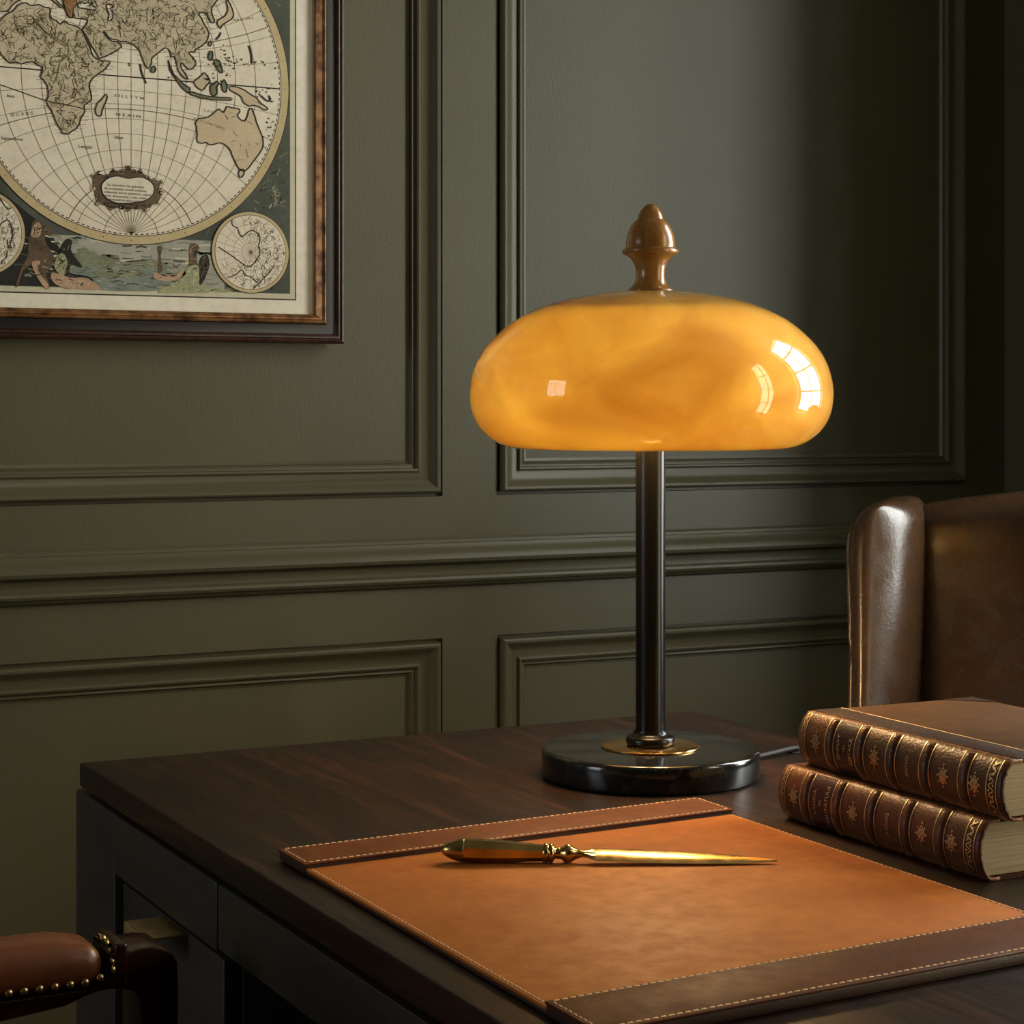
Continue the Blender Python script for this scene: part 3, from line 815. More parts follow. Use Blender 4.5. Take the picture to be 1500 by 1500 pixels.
PAINT= {'0hill':[(-730,-2315),(-609,-2192),(-534,-2241),(-413,-2289),(-276,-2299),(-169,-2280),(-107,-2368),(279,-2325),(436,-2365),(436,-2441),(-730,-2449)],'1water':[(-730,-2449),(436,-2426),(483,-2698),(-489,-2725),(-730,-2568)],'2bush':[(-489,-2561),(-398,-2438),(-382,-2363),(-276,-2352),(-215,-2477),(-30,-2411),(124,-2451),(264,-2522),(-184,-2566)],'4fig1':[(-1279,-2011),(-1257,-1907),(-1191,-1867),(-1132,-1931),(-1028,-1956),(-1043,-2060),(-1102,-2063),(-1088,-2165),(-1013,-2281),(-1006,-2429),(-1088,-2535),(-1043,-2711),(-1117,-2720),(-1206,-2553),(-1265,-2437),(-1382,-2529),(-1426,-2692),(-1470,-2708),(-1397,-2486),(-1324,-2336),(-1309,-2145)],'5fig1s':[(-1250,-1965),(-1191,-1904),(-1147,-1961),(-1162,-2065),(-1221,-2097),(-1279,-2070)],'6fig1l':[(-1265,-2408),(-1162,-2390),(-1191,-2509),(-1058,-2682),(-1102,-2727),(-1221,-2554)],'5fig2':[(-894,-2188),(-820,-2096),(-760,-2123),(-775,-2228),(-730,-2315),(-640,-2424),(-655,-2454),(-760,-2420),(-790,-2525),(-579,-2556),(-489,-2620),(-790,-2585),(-984,-2517),(-969,-2398),(-924,-2307)],'6fig2c':[(-939,-2308),(-865,-2290),(-820,-2393),(-850,-2512),(-879,-2573),(-984,-2458)],'7fig2s':[(-1028,-2548),(-909,-2544),(-790,-2585),(-609,-2579),(-504,-2621),(-398,-2723),(-730,-2724),(-790,-2733),(-984,-2665)],'3tree':[(342,-2156),(412,-2153),(389,-2275),(412,-2457),(350,-2474),(365,-2276)],'4log':[(334,-2490),(436,-2502),(593,-2504),(593,-2565),(436,-2570),(357,-2550)],'3grass':[(361,-2745),(513,-2626),(649,-2605),(922,-2630),(1373,-2701),(922,-2730)],'4gr1':[(768,-2355),(777,-2124),(836,-2089),(905,-2136),(871,-2219),(888,-2367),(974,-2431),(751,-2438)],'5gr2':[(615,-2656),(717,-2439),(854,-2368),(922,-2465),(888,-2598),(751,-2668)],'6gr3':[(922,-2284),(1008,-2231),(1043,-2346),(1008,-2479),(922,-2630),(905,-2433)],'5gr4':[(311,-2485),(513,-2544),(683,-2440),(717,-2505),(513,-2593),(311,-2566)],'2brt':[(1830,-1228),(1883,-1183),(1937,-1239),(1946,-1373),(1901,-1510),(1848,-1563),(1795,-1515),(1866,-1394),(1848,-1311)],'cart':[(-489,-1290),(-413,-1256),(-306,-1281),(-245,-1202),(-123,-1210),(-46,-1161),(31,-1202),(124,-1197),(217,-1267),(326,-1307),(397,-1318),(350,-1427),(397,-1470),(342,-1594),(233,-1630),(186,-1693),(78,-1667),(-46,-1688),(-123,-1662),(-260,-1698),(-337,-1642),(-436,-1647),(-458,-1543),(-489,-1440)],'cin':[(-382,-1390),(-306,-1311),(-184,-1274),(-46,-1296),(124,-1272),(233,-1312),(295,-1384),(279,-1491),(171,-1572),(-30,-1612),(-215,-1613),(-337,-1552),(-382,-1479)]}

# ------------------------------------------------------------------ framed map
MCX, MCZ, FY = .711, 1.538, YB
mx, mz = .5, 1.538                      # middle of the frame
pic = thing('framed_map', 'large antique world map in a black and gilt frame hanging on the olive panelled wall', 'picture', (mx, YB, mz))
OX, OZ = .5000, .3365                   # half sizes of the outer edge
GOLD = NT('aged_gilding'); _g = GOLD.noise(60, detail=5)
GOLD.set(Base_Color=GOLD.mix(GOLD.ramp(_g, [(.35, 0.), (.62, 1.)]), (.09, .035, .012), (.36, .17, .06)), Metallic=.55, Roughness=.38); m_gild = GOLD.m
m_fblack = M_plain('black_frame_lacquer', (.014, .014, .015), .33, .5)
m_fbrown = M_wood('frame_brown', (.02, .007, .003), (.055, .02, .009), (.10, .04, .016), (30, 30, 30), .32, .5, .05)
def frame_loop(prof, mat, name):
    b = bmesh.new()
    loops = [[(-(OX - t), -h, -(OZ - t)), ((OX - t), -h, -(OZ - t)), ((OX - t), -h, (OZ - t)), (-(OX - t), -h, (OZ - t))] for t, h in prof]
    loft(b, loops + [loops[0]], cap=False)
    return obj(name, b, mat, pic, 30)
frame_loop([(0, .0005), (0, .022), (.0015, .0245), (.004, .0255), (.0058, .0245), (.0064, .0225), (.0070, .0245), (.0090, .0252), (.0108, .0240), (.0115, .0215), (.0125, .020), (.0125, .0005)], m_fbrown, 'outer_moulding')
frame_loop([(.0125, .0005), (.0125, .0195), (.014, .0200), (.0250, .0200), (.0258, .0195), (.0258, .0005)], m_fblack, 'frame')
frame_loop([(.0258, .0005), (.0258, .0215), (.0268, .0240), (.0285, .0248), (.0302, .0238), (.0312, .0218), (.0318, .0228), (.0335, .0228), (.0350, .0210), (.0372, .0185), (.0385, .0165), (.0385, .0005)], m_gild, 'inner_moulding')

def paper(name, a, b, sc=7):
    t = NT(name)
    n1 = t.noise(sc, detail=5, rough=.6); n2 = t.noise(sc * 12, detail=4)
    c = t.mix(t.ramp(n1, [(.3, 0.), (.7, 1.)]), a, b)
    c = t.mix(t.ramp(n2, [(.45, 0.), (.8, .35)]), c, tuple(x * .6 for x in a))
    t.set(Base_Color=c, Roughness=.75, Specular_IOR_Level=.2)
    return t.m
mats = [paper('paper_margin', (.80, .72, .56), (.88, .80, .65)), paper('paper_ocean', (.76, .66, .50), (.86, .77, .60)), paper('paper_ring', (.55, .42, .22), (.62, .49, .27)),
        paper('ink', (.028, .024, .016), (.045, .038, .026)), paper('ink_faint', (.24, .19, .12), (.30, .24, .16)), paper('wash_green_grey', (.065, .074, .055), (.125, .13, .095), 14),
        paper('land_wash', (.52, .43, .28), (.64, .54, .37), 25), paper('land_tan', (.58, .44, .27), (.68, .54, .35), 25), paper('wash_orange', (.36, .16, .07), (.42, .2, .09)),
        paper('border_cream', (.58, .53, .36), (.66, .60, .42)), paper('ink_olive', (.16, .14, .06), (.20, .18, .08)), paper('paint_brown', (.10, .065, .04), (.19, .125, .075), 30),
        paper('paint_flesh', (.44, .27, .17), (.55, .36, .23), 30), paper('paint_dark', (.02, .019, .015), (.04, .035, .026), 30), paper('paint_hill', (.15, .165, .10), (.27, .27, .17), 30), paper('paint_water', (.17, .205, .165), (.28, .31, .24), 30), paper('paint_sky', (.34, .325, .255), (.48, .45, .35), 18), paper('paint_leaf', (.32, .32, .16), (.42, .41, .22), 30)]
PAPER, OCEAN, RING, INK, FAINT, GREEN, LANDW, TAN, ORANGE, CREAM, OLIVE, BROWN, FLESH, DARK, HILL, WATER, SKY, LEAF = range(18)
mb = bmesh.new()
DXC, DZC = MCX - mx, MCZ - mz
layer = {'n': 0}
BASE = .0110
def V(x, z, h): return mb.verts.new((x + DXC, -(BASE + h), z + DZC))
def fillpoly(pts, mat, h):
    vs = [V(x, z, h) for x, z in pts]
    es = []
    for i in range(len(vs)):
        es.append(mb.edges.new((vs[i], vs[(i + 1) % len(vs)])))
    r = bmesh.ops.triangle_fill(mb, edges=es, use_beauty=True, normal=(0, -1, 0))
    for g in r['geom']:
        if isinstance(g, bmesh.types.BMFace): g.material_index = mat
def ribbon(pts, w, mat, h, closed=False):
    N = len(pts)
    Ls, Rs = [], []
    for i in range(N):
        if closed: a, c = pts[i - 1], pts[(i + 1) % N]
        else: a, c = pts[max(i - 1, 0)], pts[min(i + 1, N - 1)]
        dx, dz = c[0] - a[0], c[1] - a[1]
        l = math.hypot(dx, dz) or 1
        nx, nz = -dz / l * w / 2, dx / l * w / 2
        Ls.append(V(pts[i][0] + nx, pts[i][1] + nz, h)); Rs.append(V(pts[i][0] - nx, pts[i][1] - nz, h))
    for i in range(N if closed else N - 1):
        j = (i + 1) % N
        mb.faces.new((Ls[i], Ls[j], Rs[j], Rs[i])).material_index = mat
def rect(x0, x1, z0, z1, mat, h): fillpoly([(x0, z0), (x1, z0), (x1, z1), (x0, z1)], mat, h)
def disc(cx, cz, r, mat, h, n=96): 
    vs = [V(cx + r * math.cos(2 * PI * i / n), cz + r * math.sin(2 * PI * i / n), h) for i in range(n)]
    mb.faces.new(vs).material_index = mat
def circ(cx, cz, r, w, mat, h, n=128): ribbon([(cx + r * math.cos(2 * PI * i / n), cz + r * math.sin(2 * PI * i / n)) for i in range(n)], w, mat, h, True)
def inside(p, poly):
    x, y = p; c = False
    for i in range(len(poly)):
        (x0, y0), (x1, y1) = poly[i - 1], poly[i]
        if (y0 > y) != (y1 > y) and x < (x1 - x0) * (y - y0) / (y1 - y0 + 1e-12) + x0: c = not c
    return c
def words(s, x, z, size, mat=INK, h=.0016, rot=0, track=1.0):
    vs, fs = text_polys(s, size)
    ca_, sa_ = math.cos(rot), math.sin(rot)
    for f in fs:
        mb.faces.new([V(x + (vs[i][0] * track) * ca_ - vs[i][1] * sa_, z + (vs[i][0] * track) * sa_ + vs[i][1] * ca_, h) for i in f]).material_index = mat
AXX = mx - MCX                          # the map's own middle, seen from the right hemisphere's centre
SHX = OX - .0375; SHZ = OZ - .0375
rect(AXX - SHX, AXX + SHX, -SHZ, SHZ, PAPER, 0)
NX, NZ = .2245, .2795
right, left = NX, 2 * AXX - NX
rect(left, right, -NZ, NZ, INK, .0002)
rect(left + .0016, right - .0016, -NZ + .0016, NZ - .0016, CREAM, .0003)
rect(left + .0085, right - .0085, -NZ + .0085, NZ - .0085, GREEN, .0004)
# landscape along the foot
rect(-.115, .125, -.2700, -.205, SKY, .0005)
fillpoly([(-.168, -.27), (-.082, -.27), (-.090, -.225), (-.105, -.2), (-.150, -.165), (-.172, -.15)], DARK, .00052)
pm = {'hill': HILL, 'water': WATER, 'bush': HILL, 'fig1': BROWN, 'fig1s': FLESH, 'fig1l': FLESH, 'fig2': DARK, 'fig2c': LEAF, 'fig2s': FLESH, 'tree': BROWN, 'log': FLESH, 'grass': LEAF, 'gr1': BROWN, 'gr2': LEAF, 'gr3': DARK, 'gr4': FLESH}
S = lambda L: [(a * 1e-4, c * 1e-4) for a, c in L]
rnd2 = random.Random(8)
shade = {HILL: [WATER, LEAF, DARK, SKY], WATER: [HILL, SKY, GREEN, SKY], BROWN: [DARK, FLESH, DARK, OLIVE], FLESH: [BROWN, TAN, TAN], DARK: [BROWN, OLIVE, GREEN], LEAF: [OLIVE, HILL, CREAM], CREAM: [TAN]}
for kk in sorted(PAINT):
    nm = kk[1:]
    if nm in pm: fillpoly([(p.x, p.y) for p in catmull([(x, z, 0) for x, z in S(PAINT[kk])], 3, True)], pm[nm], .0006 + .0001 * int(kk[0]))
    if nm in pm and nm != 'brt':
        pl = S(PAINT[kk]); xs = [p[0] for p in pl]; zs_ = [p[1] for p in pl]
        for q in range(70):             # brush strokes that model the form
            x, z = rnd2.uniform(min(xs), max(xs)), rnd2.uniform(min(zs_), max(zs_))
            a = rnd2.uniform(-.5, 1.6) if nm[:2] in ('fi', 'gr', 'tr') else rnd2.uniform(-.25, .25)
            l = rnd2.uniform(.003, .009)
            e = (x + l * math.cos(a), z + l * math.sin(a)); md = (x + l * .5 * math.cos(a) + rnd2.uniform(-.0006, .0006), z + l * .5 * math.sin(a) + rnd2.uniform(-.0006, .0006))
            if inside((x, z), pl) and inside(e, pl): ribbon([(x, z), md, e], rnd2.uniform(.0004, .0014), rnd2.choice(shade[pm[nm]]), .00064 + .0001 * int(kk[0]))
rnd = random.Random(4)
for i in range(160):
    x, z = rnd.uniform(-.15, .12), rnd.uniform(-.262, -.206); l = rnd.uniform(.006, .02)
    ribbon([(x, z), (x + l * .5, z + rnd.uniform(-.001, .0025)), (x + l, z + rnd.uniform(-.001, .001))], rnd.uniform(.0008, .003), rnd.choice([GREEN, WATER, SKY, HILL, CREAM]), .00055)
for i in range(90):                     # brush marks in the landscape
    x = rnd.uniform(-.145, .13); z = rnd.uniform(-.268, -.235); l = rnd.uniform(.004, .016)
    ribbon([(x, z), (x + l * .5, z + rnd.uniform(-.002, .002)), (x + l, z + rnd.uniform(-.002, .002))], rnd.uniform(.0004, .0012), rnd.choice([HILL, DARK, LEAF, WATER, BROWN]), .00095)
def hemi(cx, cz, R, full):
    disc(cx, cz, R, INK, .0011)
    disc(cx, cz, R - .0010, RING, .0012)
    Ri = R - .0125
    circ(cx, cz, Ri + .0010, .0009, INK, .0013)
    disc(cx, cz, Ri + .0004, OCEAN, .00125)
    for i in range(180):                # the divided scale
        a = 2 * PI * i / 180
        rr = Ri - .0012
        ribbon([(cx + rr * math.cos(a + q * PI / 180 * .6), cz + rr * math.sin(a + q * PI / 180 * .6)) for q in (-1, 0, 1)], .0012, INK, .0014)
    for i in range(36):
        a = 2 * PI * i / 36
        disc(cx + (R - .006) * math.cos(a), cz + (R - .006) * math.sin(a), .0007, INK, .0014, 8)
    Rg = Ri - .0022
    def st(lat, lon):
        kq = Rg / (1 + math.cos(lat) * math.cos(lon))
        return (cx + kq * math.cos(lat) * math.sin(lon), cz + kq * math.sin(lat))
    for lat in range(-80, 90, 10):
        ribbon([st(math.radians(lat), math.radians(l)) for l in range(-90, 91, 5)], .00065 if lat else .0016, FAINT if lat else INK, .0015)
    for lat in (-66.5, -23.5, 23.5, 66.5): ribbon([st(math.radians(lat), math.radians(l)) for l in range(-90, 91, 5)], .0011, OLIVE, .0015)
    for lon in range(-80, 90, 10): ribbon([st(math.radians(l), math.radians(lon)) for l in range(-90, 91, 5)], .00065, FAINT, .0015)
hemi(0, 0, .2145, True)
hemi(2 * AXX, 0, .2145, False)
RC = .2145 - .0135
def clip(poly):                         # keep inside the hemisphere
    out = []
    for x, z in poly:
        r = math.hypot(x, z)
        if r > RC: x, z = x * RC / r, z * RC / r
        if not out or math.hypot(out[-1][0] - x, out[-1][1] - z) > 2e-4: out.append((x, z))
    return out
for nm, L in LAND.items():
    poly = clip(S(L))
    dark = nm in ('luzon', 'mindanao', 'molucca', 'sulawesi', 'java', 'sumatra', 'ceylon')
    water = nm in ('blacksea', 'caspian')
    sm_ = [(p.x, p.y) for p in catmull([(x, z, 0) for x, z in poly], 2, True)]
    h = .0018 if nm in ('blacksea', 'caspian', 'balkan') else .0016
    fillpoly(poly, OCEAN if water else ORANGE if nm == 'balkan' else HILL if dark else TAN if nm in ('australia', 'papua', 'japan') else LANDW, h)
    ribbon([(x + rnd.uniform(-3e-4, 3e-4), z + rnd.uniform(-3e-4, 3e-4)) for x, z in sm_], .0015 if nm != 'balkan' else .0008, INK, .0021, True)
    xs = [p[0] for p in poly]; zs_ = [p[1] for p in poly]
    area = (max(xs) - min(xs)) * (max(zs_) - min(zs_))
    n = 0 if water else min(2600, int(area * (52000 if nm in ('africa', 'eurasia') else 3000)))
    for i in range(n):                  # rivers, ranges and names too small to read
        x, z = rnd.uniform(min(xs), max(xs)), rnd.uniform(min(zs_), max(zs_))
        if not inside((x, z), poly): continue
        a = rnd.uniform(0, 2 * PI); pts = [(x, z)]
        for q in range(rnd.randint(2, 5)):
            a += rnd.uniform(-.9, .9)
            pts.append((pts[-1][0] + .0026 * math.cos(a), pts[-1][1] + .0026 * math.sin(a)))
        if all(inside(p, poly) for p in pts): ribbon(pts, rnd.choice([.0004, .0005, .0007]), rnd.choice([OLIVE, FAINT, OLIVE, INK, INK]), .0019)
    if nm in ('africa', 'eurasia'):
        # short engraved sea lines along the coast
        for i in range(0, len(sm_), 2):
            x, z = sm_[i]
            for s_ in (-1, 1):
                q = (x + s_ * .009, z + rnd.uniform(-.001, .001))
                if math.hypot(*q) < RC - .004 and not any(inside(q, clip(S(P_))) for P_ in (LAND['africa'], LAND['eurasia'])):
                    ribbon([(x, z), q], .0005, FAINT, .00155)
for kk, L in LINES.items():
    pts = [(p.x, p.y) for p in catmull([(x, z, 0) for x, z in S(L)], 3)]
    pts = [p for p in pts if math.hypot(*p) < RC or kk.startswith('sc')]
    if kk.startswith('m'): ribbon(pts, .0022, INK, .0020)
    elif kk in ('nile', 'nile2', 'zam', 'kng'): ribbon(pts, .0013, OLIVE, .0020)
    elif kk == 'ecl': ribbon(pts, .0010, INK, .0020)
for i in range(130):                     # scattered islands
    cx_, cz_, sx_, sz_ = rnd.choice([(-.045, .0135, .045, .008), (.16, .030, .03, .006), (.175, -.01, .02, .012), (.115, .02, .03, .02), (.13, .03, .012, .02), (.10, .005, .03, .008), (.19, -.055, .008, .012)])
    x, z = rnd.gauss(cx_, sx_ * .5), rnd.gauss(cz_, sz_ * .6)
    if math.hypot(x, z) < RC - .004: disc(x, z, rnd.uniform(.0006, .0014), INK, .0020, 6)
words('S I L L T Y N', -.022, -.0265, .0050, rot=-.03, track=1.45)
words('N E A I N', -.020, -.0505, .0050, rot=-.03, track=1.6)
words('O C E X S', -.153, -.0610, .0055, rot=.16, track=1.2)
words('S E S', -.161, .0085, .0050, track=1.3)
words('VITIENS', -.143, .0120, .0042, track=1.2)
words('M A L L O R E', .137, .0835, .0044, rot=.2, track=1.05)
words('L A I R', .096, -.0370, .0042, rot=-.12, track=1.4, mat=OLIVE, h=.0024)
words('B E Y  L E N T E R S', .083, -.0490, .0044, rot=-.24, track=1.15, mat=OLIVE, h=.0024)
words('Idian', -.022, -.0800, .006)
words('Lengais', -.068, -.0945, .006)
words('S. Septembrius', -.170, -.090, .0055)
words('Alois', -.158, -.0370, .005)
# cartouche
cpoly = S(PAINT['1cart'] if '1cart' in PAINT else PAINT['cart'])
cin = [(p.x, p.y) for p in catmull([(x, z, 0) for x, z in S(PAINT['cin'])], 4, True)]
cout = [(p.x, p.y) for p in catmull([(x, z, 0) for x, z in cpoly], 3, True)]
fillpoly(cout, BROWN, .0021)
for i in range(len(cpoly)):             # scrolls round the cartouche
    x, z = cpoly[i]
    for q in range(3):
        a0 = rnd.uniform(0, 6); r0 = rnd.uniform(.0022, .0045)
        ribbon([(x + r0 * (1 - t / 10) * math.cos(a0 + t * .6), z + r0 * (1 - t / 10) * math.sin(a0 + t * .6)) for t in range(9)], .0009, rnd.choice([INK, TAN, OLIVE, INK]), .0023)
fillpoly(cin, OCEAN, .0025)
ribbon(cin, .0013, INK, .0026, True)
for i, t in enumerate(['La Selection de guirneus', 'de momantia secuti ternicas', 'solventia derits pamenta edicer', 'nova denominis y secs ando', 's.domination aleq unimina', 'andraques da quelli pierto', 'dois dei demarine']):
    words(t, -.0355 + (.004 if i in (0,) else .008 if i == 6 else .002 * max(0, i - 3)), -.1405 - i * .0046, .0047, h=.0027, rot=-.02, track=1.04)
# small polar circles
def small(cx, cz, r, keys, seed):
    rn = random.Random(seed)
    disc(cx, cz, r, INK, .0015, 64); disc(cx, cz, r - .0009, RING, .0016, 64); circ(cx, cz, r - .0050, .0007, INK, .0017, 64); disc(cx, cz, r - .0053, OCEAN, .0018, 64)
    for i in range(24):
        a = 2 * PI * i / 24
        ribbon([(cx, cz), (cx + (r - .0055) * math.cos(a), cz + (r - .0055) * math.sin(a))], .0004, FAINT, .0019)
    for q in (.25, .5, .75): circ(cx, cz, (r - .0053) * q, .0004, FAINT, .0019, 48)
    for i in range(420):
        a, rr = rn.uniform(0, 2 * PI), (r - .006) * math.sqrt(rn.random())
        x, z = cx + rr * math.cos(a), cz + rr * math.sin(a)
        if cx > 0 and (x - cx) < .004 - .25 * (z - cz) and (z - cz) > -.014: continue
        b_ = rn.uniform(0, 6)
        p2 = (x + .0028 * math.cos(b_), z + .0028 * math.sin(b_)); p3 = (p2[0] + .0026 * math.cos(b_ + .8), p2[1] + .0026 * math.sin(b_ + .8))
        if math.hypot(p3[0] - cx, p3[1] - cz) < r - .0058: ribbon([(x, z), p2, p3], .0005, rn.choice([FAINT, OLIVE, INK]), .0020)
    for kk in keys: ribbon([(p.x, p.y) for p in catmull([(x, z, 0) for x, z in S(LINES[kk])], 3) if math.hypot(p.x - cx, p.y - cz) < r - .005], .0012, INK, .0022)
small(.1605, -.2180, .0540, ['sc1', 'sc2', 'sc3'], 1)
small(AXX + .0225, -.2060, .0540, ['sc4', 'sc5', 'sc6'], 2)
for i in range(1500):
    x, z = rnd.uniform(-.235, .2155), rnd.uniform(-.268, .268); a = rnd.uniform(.3, 1.2); l = rnd.uniform(.004, .014)
    e = (x + l * math.cos(a), z + l * math.sin(a))
    if math.hypot(x, z) > .2165 and math.hypot(*e) > .2165 and e[0] < .2155 and e[1] < .27 and x - AXX > 0 and math.hypot(x - .1605, z + .218) > .056 and not (x < .13 and z < -.2): ribbon([(x, z), e], rnd.uniform(.0006, .0022), rnd.choice([HILL, GREEN, DARK, GREEN, BROWN]), .00045)
for i in range(40):
    a = rnd.uniform(-1, 1); x = .1885 + .008 * math.cos(a * 1.3) + rnd.uniform(-.006, .004); z = -.142 + a * .018
    ribbon([(x, z), (x + rnd.uniform(-.002, .003), z + rnd.uniform(.002, .006))], rnd.uniform(.0006, .0018), rnd.choice([CREAM, LEAF, HILL, HILL]), .00075)
for i in range(60):                     # clouds in the dark corners
    x, z = rnd.choice([(rnd.uniform(.11, .21), rnd.uniform(-.165, -.11)), (rnd.uniform(.16, .21), rnd.uniform(.08, .2))])
    if math.hypot(x, z) > .219 and x < .205: ribbon([(x, z), (x + rnd.uniform(.002, .008), z + rnd.uniform(-.004, .004))], rnd.uniform(.0006, .002), rnd.choice([HILL, WATER, DARK]), .0007)
for f in mb.faces:
    f.normal_update()
    if f.normal.y > 0: f.normal_flip()
obj('map_sheet', mb, mats, pic, 'keep')
b = bmesh.new(); rbox(b, (-SHX - .001, -.0105, -SHZ - .001), (SHX + .001, -.0006, SHZ + .001), 0)
obj('backing_board', b, mats[PAPER], pic)

# ------------------------------------------------------------------ wing chair beyond the desk
FA = math.atan2(-.714, -.70)            # direction the chair faces
wc = thing('wing_armchair', 'brown leather wing armchair behind the desk in front of the dark panelled corner', 'armchair', (1.808, 1.779, -.006), FA - PI / 2)
# local frame: +Y forwards, +X to the photo's left... (x = -s)
def puff(b_y=.0, b_x=.0, b_z=.0):
    def f(p, h):
        q = p.copy()
        u, v, w_ = p.x / h.x, p.y / h.y, p.z / h.z
        q.y += (1 if v > 0 else -1) * b_y * max(0, 1 - u * u) * max(0, 1 - w_ * w_) * abs(v)
        q.x += (1 if u > 0 else -1) * b_x * max(0, 1 - v * v) * max(0, 1 - w_ * w_) * abs(u)
        q.z += (1 if w_ > 0 else -1) * b_z * max(0, 1 - u * u) * max(0, 1 - v * v) * abs(w_)
        return q
    return f
def back_fn(p, h):
    q = puff(.022, 0, 0)(p, h)
    z01 = (p.z + h.z) / (2 * h.z)
    q.z += .030 * z01 ** 2 * (1 - (p.x / h.x) ** 2)
    q.y -= .07 * (p.z + .716 - .9)
    return q
b = bmesh.new(); rbox(b, (-.305, -.095, .44), (.305, .035, .992), .030, k=4, m=(14, 3, 16), fn=back_fn)
obj('backrest', b, m_chair, wc, 80)
def wing(sgn):
    pts = [(-.70, -.10), (-.92, .25), (-1.02, .60), (-.92, .90), (-.60, 1.02), (-.20, .965), (.20, .885), (.60, .785), (.90, .64), (1.0, .40), (.92, -.10)]
    rings = []
    for z, th, dp, cx in [(.560, .034, .215, .318), (.62, .035, .200, .316), (.70, .036, .185, .314), (.76, .037, .176, .312), (.82, .0395, .170, .313), (.88, .042, .166, .314), (.93, .0445, .163, .3155), (.972, .0440, .164, .3150), (.992, .0380, .161, .312), (1.002, .0270, .154, .308), (1.008, .0130, .135, .304)]:
        rings.append([Vector((sgn * (cx - u * th), -.04 + t * dp * 1.25 - .25 * (z - .9), z)) for u, t in pts])
    b = bmesh.new(); loft(b, rings)
    o = obj('wing', b, m_chair, wc, 180)
    subsurf(o, 2)
    # piping round the outer front edge
    path = [Vector((sgn * (cx + .0), 0, z)) for z, th, dp, cx in []]
    pp = []
    for z, th, dp, cx in [(.560, .034, .215, .318), (.70, .036, .185, .314), (.82, .0395, .170, .313), (.93, .0445, .163, .3155), (.966, .0440, .164, .3150), (.984, .0390, .161, .312)]:
        pp.append((sgn * (cx + th * .99), -.04 + .72 * dp * 1.25 - .25 * (z - .9), z))
    b = bmesh.new(); tube(b, catmull(pp, 6), .0038, 8)
    obj('piping', b, m_chair, o, 60)
for sgn in (1, -1): wing(sgn)
for sgn in (1, -1):
    b = bmesh.new(); rbox(b, (sgn * .315 - .045, -.06, .25), (sgn * .315 + .045, .43, .585), .035, k=4, m=(3, 6, 5), fn=puff(0, .008, .01))
    obj('armrest', b, m_chair, wc, 80)
b = bmesh.new(); rbox(b, (-.268, .10, .33), (.268, .44, .47), .035, k=4, m=(8, 8, 3), fn=puff(.01, 0, .018))
obj('seat_cushion', b, m_chair, wc, 80)
b = bmesh.new(); rbox(b, (-.30, -.08, .17), (.30, .42, .328), .012, k=3)
obj('seat_base', b, m_chair, wc, 60)
for sx in (-.27, .27):
    for yy in (-.05, .385):
        b = bmesh.new(); lathe(b, [(0, 0), (.014, 0), (.018, .05), (.024, .12), (.026, .17), (0, .171)], 20, origin=(sx, yy, 0))
        obj('leg', b, m_mahog, wc, 40)

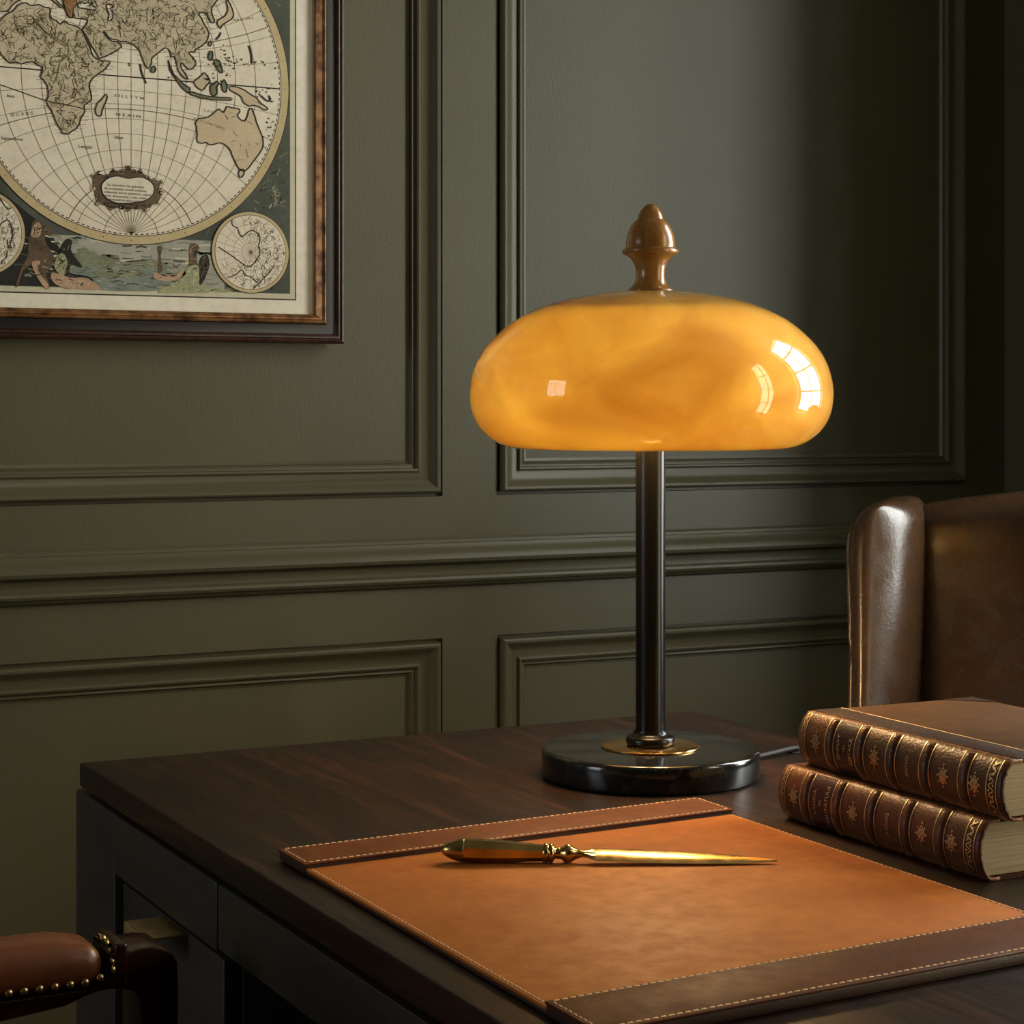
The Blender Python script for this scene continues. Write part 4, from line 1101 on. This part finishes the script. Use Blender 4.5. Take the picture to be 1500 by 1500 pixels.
# ------------------------------------------------------------------ desk chair with padded arms, seen at the left edge
AX1, AY = .4475, 1.448                  # front end of the far arm
ac = thing('desk_armchair', 'mahogany armchair with padded brown leather arms and brass nails pulled up to the desk', 'armchair', (.10, 1.20, 0))
A_ = lambda x, y, z: (x - .10, y - 1.20, z)
def arm(sy):
    yc = 1.20 + sy * (AY - 1.20)
    hw = .0255
    b = bmesh.new()
    # scrolled wooden arm: rail, raised front block and the upright under it in one bent piece
    up = [(-.15, .6865), (.388, .6865), (.3955, .6950), (.400, .7095), (.404, .7115), (.412, .7120), (.4150, .7108), (.420, .7114), (.430, .7120), (.440, .7100), (.4480, .7040), (.4515, .697), (.4520, .680), (.4515, .55), (.4515, .44)]
    dn = [(-.15, .6640), (.30, .6700), (.365, .6760), (.380, .6810), (.392, .6835), (.402, .6835), (.410, .6825), (.4155, .6805), (.4185, .6790), (.4205, .6765), (.4215, .672), (.4220, .662), (.4220, .64), (.4215, .55), (.4200, .44)]
    def sec(ins, yy):
        out = []
        for (xu, zu), (xd, zd) in zip(up, dn):
            dx, dz = xd - xu, zd - zu
            l = math.hypot(dx, dz)
            f = ins / l
            out.append((A_(xu + dx * f, yy, zu + dz * f), A_(xd - dx * f, yy, zd - dz * f)))
        return out
    rings = []
    for i in range(len(up)):
        ring = []
        for ins, yo in ((.004, -hw), (.0012, -hw + .0012), (0, -hw + .004), (0, hw - .004), (.0012, hw - .0012), (.004, hw)):
            ring.append(sec(ins, yc + yo)[i][0])
        for ins, yo in ((.004, hw), (.0012, hw - .0012), (0, hw - .004), (0, -hw + .004), (.0012, -hw + .0012), (.004, -hw)):
            ring.append(sec(ins, yc + yo)[i][1])
        rings.append(ring)
    loft(b, rings)
    ar = obj('armrest', b, m_mahog, ac, 35)
    # carved collar between pad and scroll
    b = bmesh.new(); rbox(b, A_(.4025, yc - hw - .0012, .686), A_(.4125, yc + hw + .0012, .7175), .003, k=3)
    obj('collar', b, m_mahog, ar, 40)
    # padded leather top
    b = bmesh.new()
    def pf(p, h):
        q = p.copy()
        e = max(0, (p.x / h.x - .86) / .14)
        q.z += .006 * (1 - (p.y / h.y) ** 2) * (p.z > 0) * (1 - e) - .003 * e * (p.z > 0)
        q.y *= 1 - .05 * e
        return q
    rbox(b, A_(-.10, yc - .0285, .6868), A_(.3955, yc + .0285, .7185), .0135, k=5, m=(24, 6, 2), fn=pf)
    obj('arm_pad', b, m_arm, ar, 80)['label'] = 'padded brown leather'
    # brass nails along the lower edge and over the front of the pad
    def nail(p, nrm):
        bb = bmesh.new()
        lathe(bb, [(.0033, 0), (.0031, .0009), (.0024, .0019), (.0013, .0025), (0, .0027)], 14)
        bmesh.ops.rotate(bb, verts=bb.verts, cent=(0, 0, 0), matrix=Vector((0, 0, 1)).rotation_difference(Vector(nrm)).to_matrix())
        obj('nailhead', bb, m_nail, ar, 60, A_(*p))
    for s_ in (-1, 1):
        n_ = 14 if s_ == sy * -1 else 8
        for i in range(n_): nail((.391 - .0112 * i, yc + s_ * .0268, .6925 if i else .6945), (0, s_, .1))
    for i in range(9):
        a = PI * (i / 8)
        nail((.4005, yc - math.cos(a) * .0262, (.6975 + math.sin(a) * .0185) if 0 < i < 8 else .6990), (.85, -math.cos(a) * .5, math.sin(a) * .6))
    return ar
arm(1); arm(-1)
b = bmesh.new(); rbox(b, A_(-.13, .955, .40), A_(.40, 1.445, .475), .025, k=4, m=(8, 8, 2), fn=puff(0, 0, .015))
obj('seat_cushion', b, m_arm, ac, 80)
b = bmesh.new(); rbox(b, A_(-.14, .93, .345), A_(.445, 1.47, .400), .004); obj('seat_frame', b, m_mahog, ac, 40)
b = bmesh.new(); rbox(b, A_(-.185, .95, .50), A_(-.130, 1.45, .84), .025, k=4, m=(3, 8, 8), fn=puff(0, .012, 0)); obj('backrest', b, m_arm, ac, 80)
for y0 in (.925, 1.435):
    b = bmesh.new(); rbox(b, A_(-.20, y0, 0), A_(-.155, y0 + .045, .83), .004); obj('leg', b, m_mahog, ac, 40)
    b = bmesh.new(); rbox(b, A_(.415, y0 - (.008 if y0 < 1 else -.0), 0), A_(.448, y0 + .037, .442), .004); obj('leg', b, m_mahog, ac, 40)
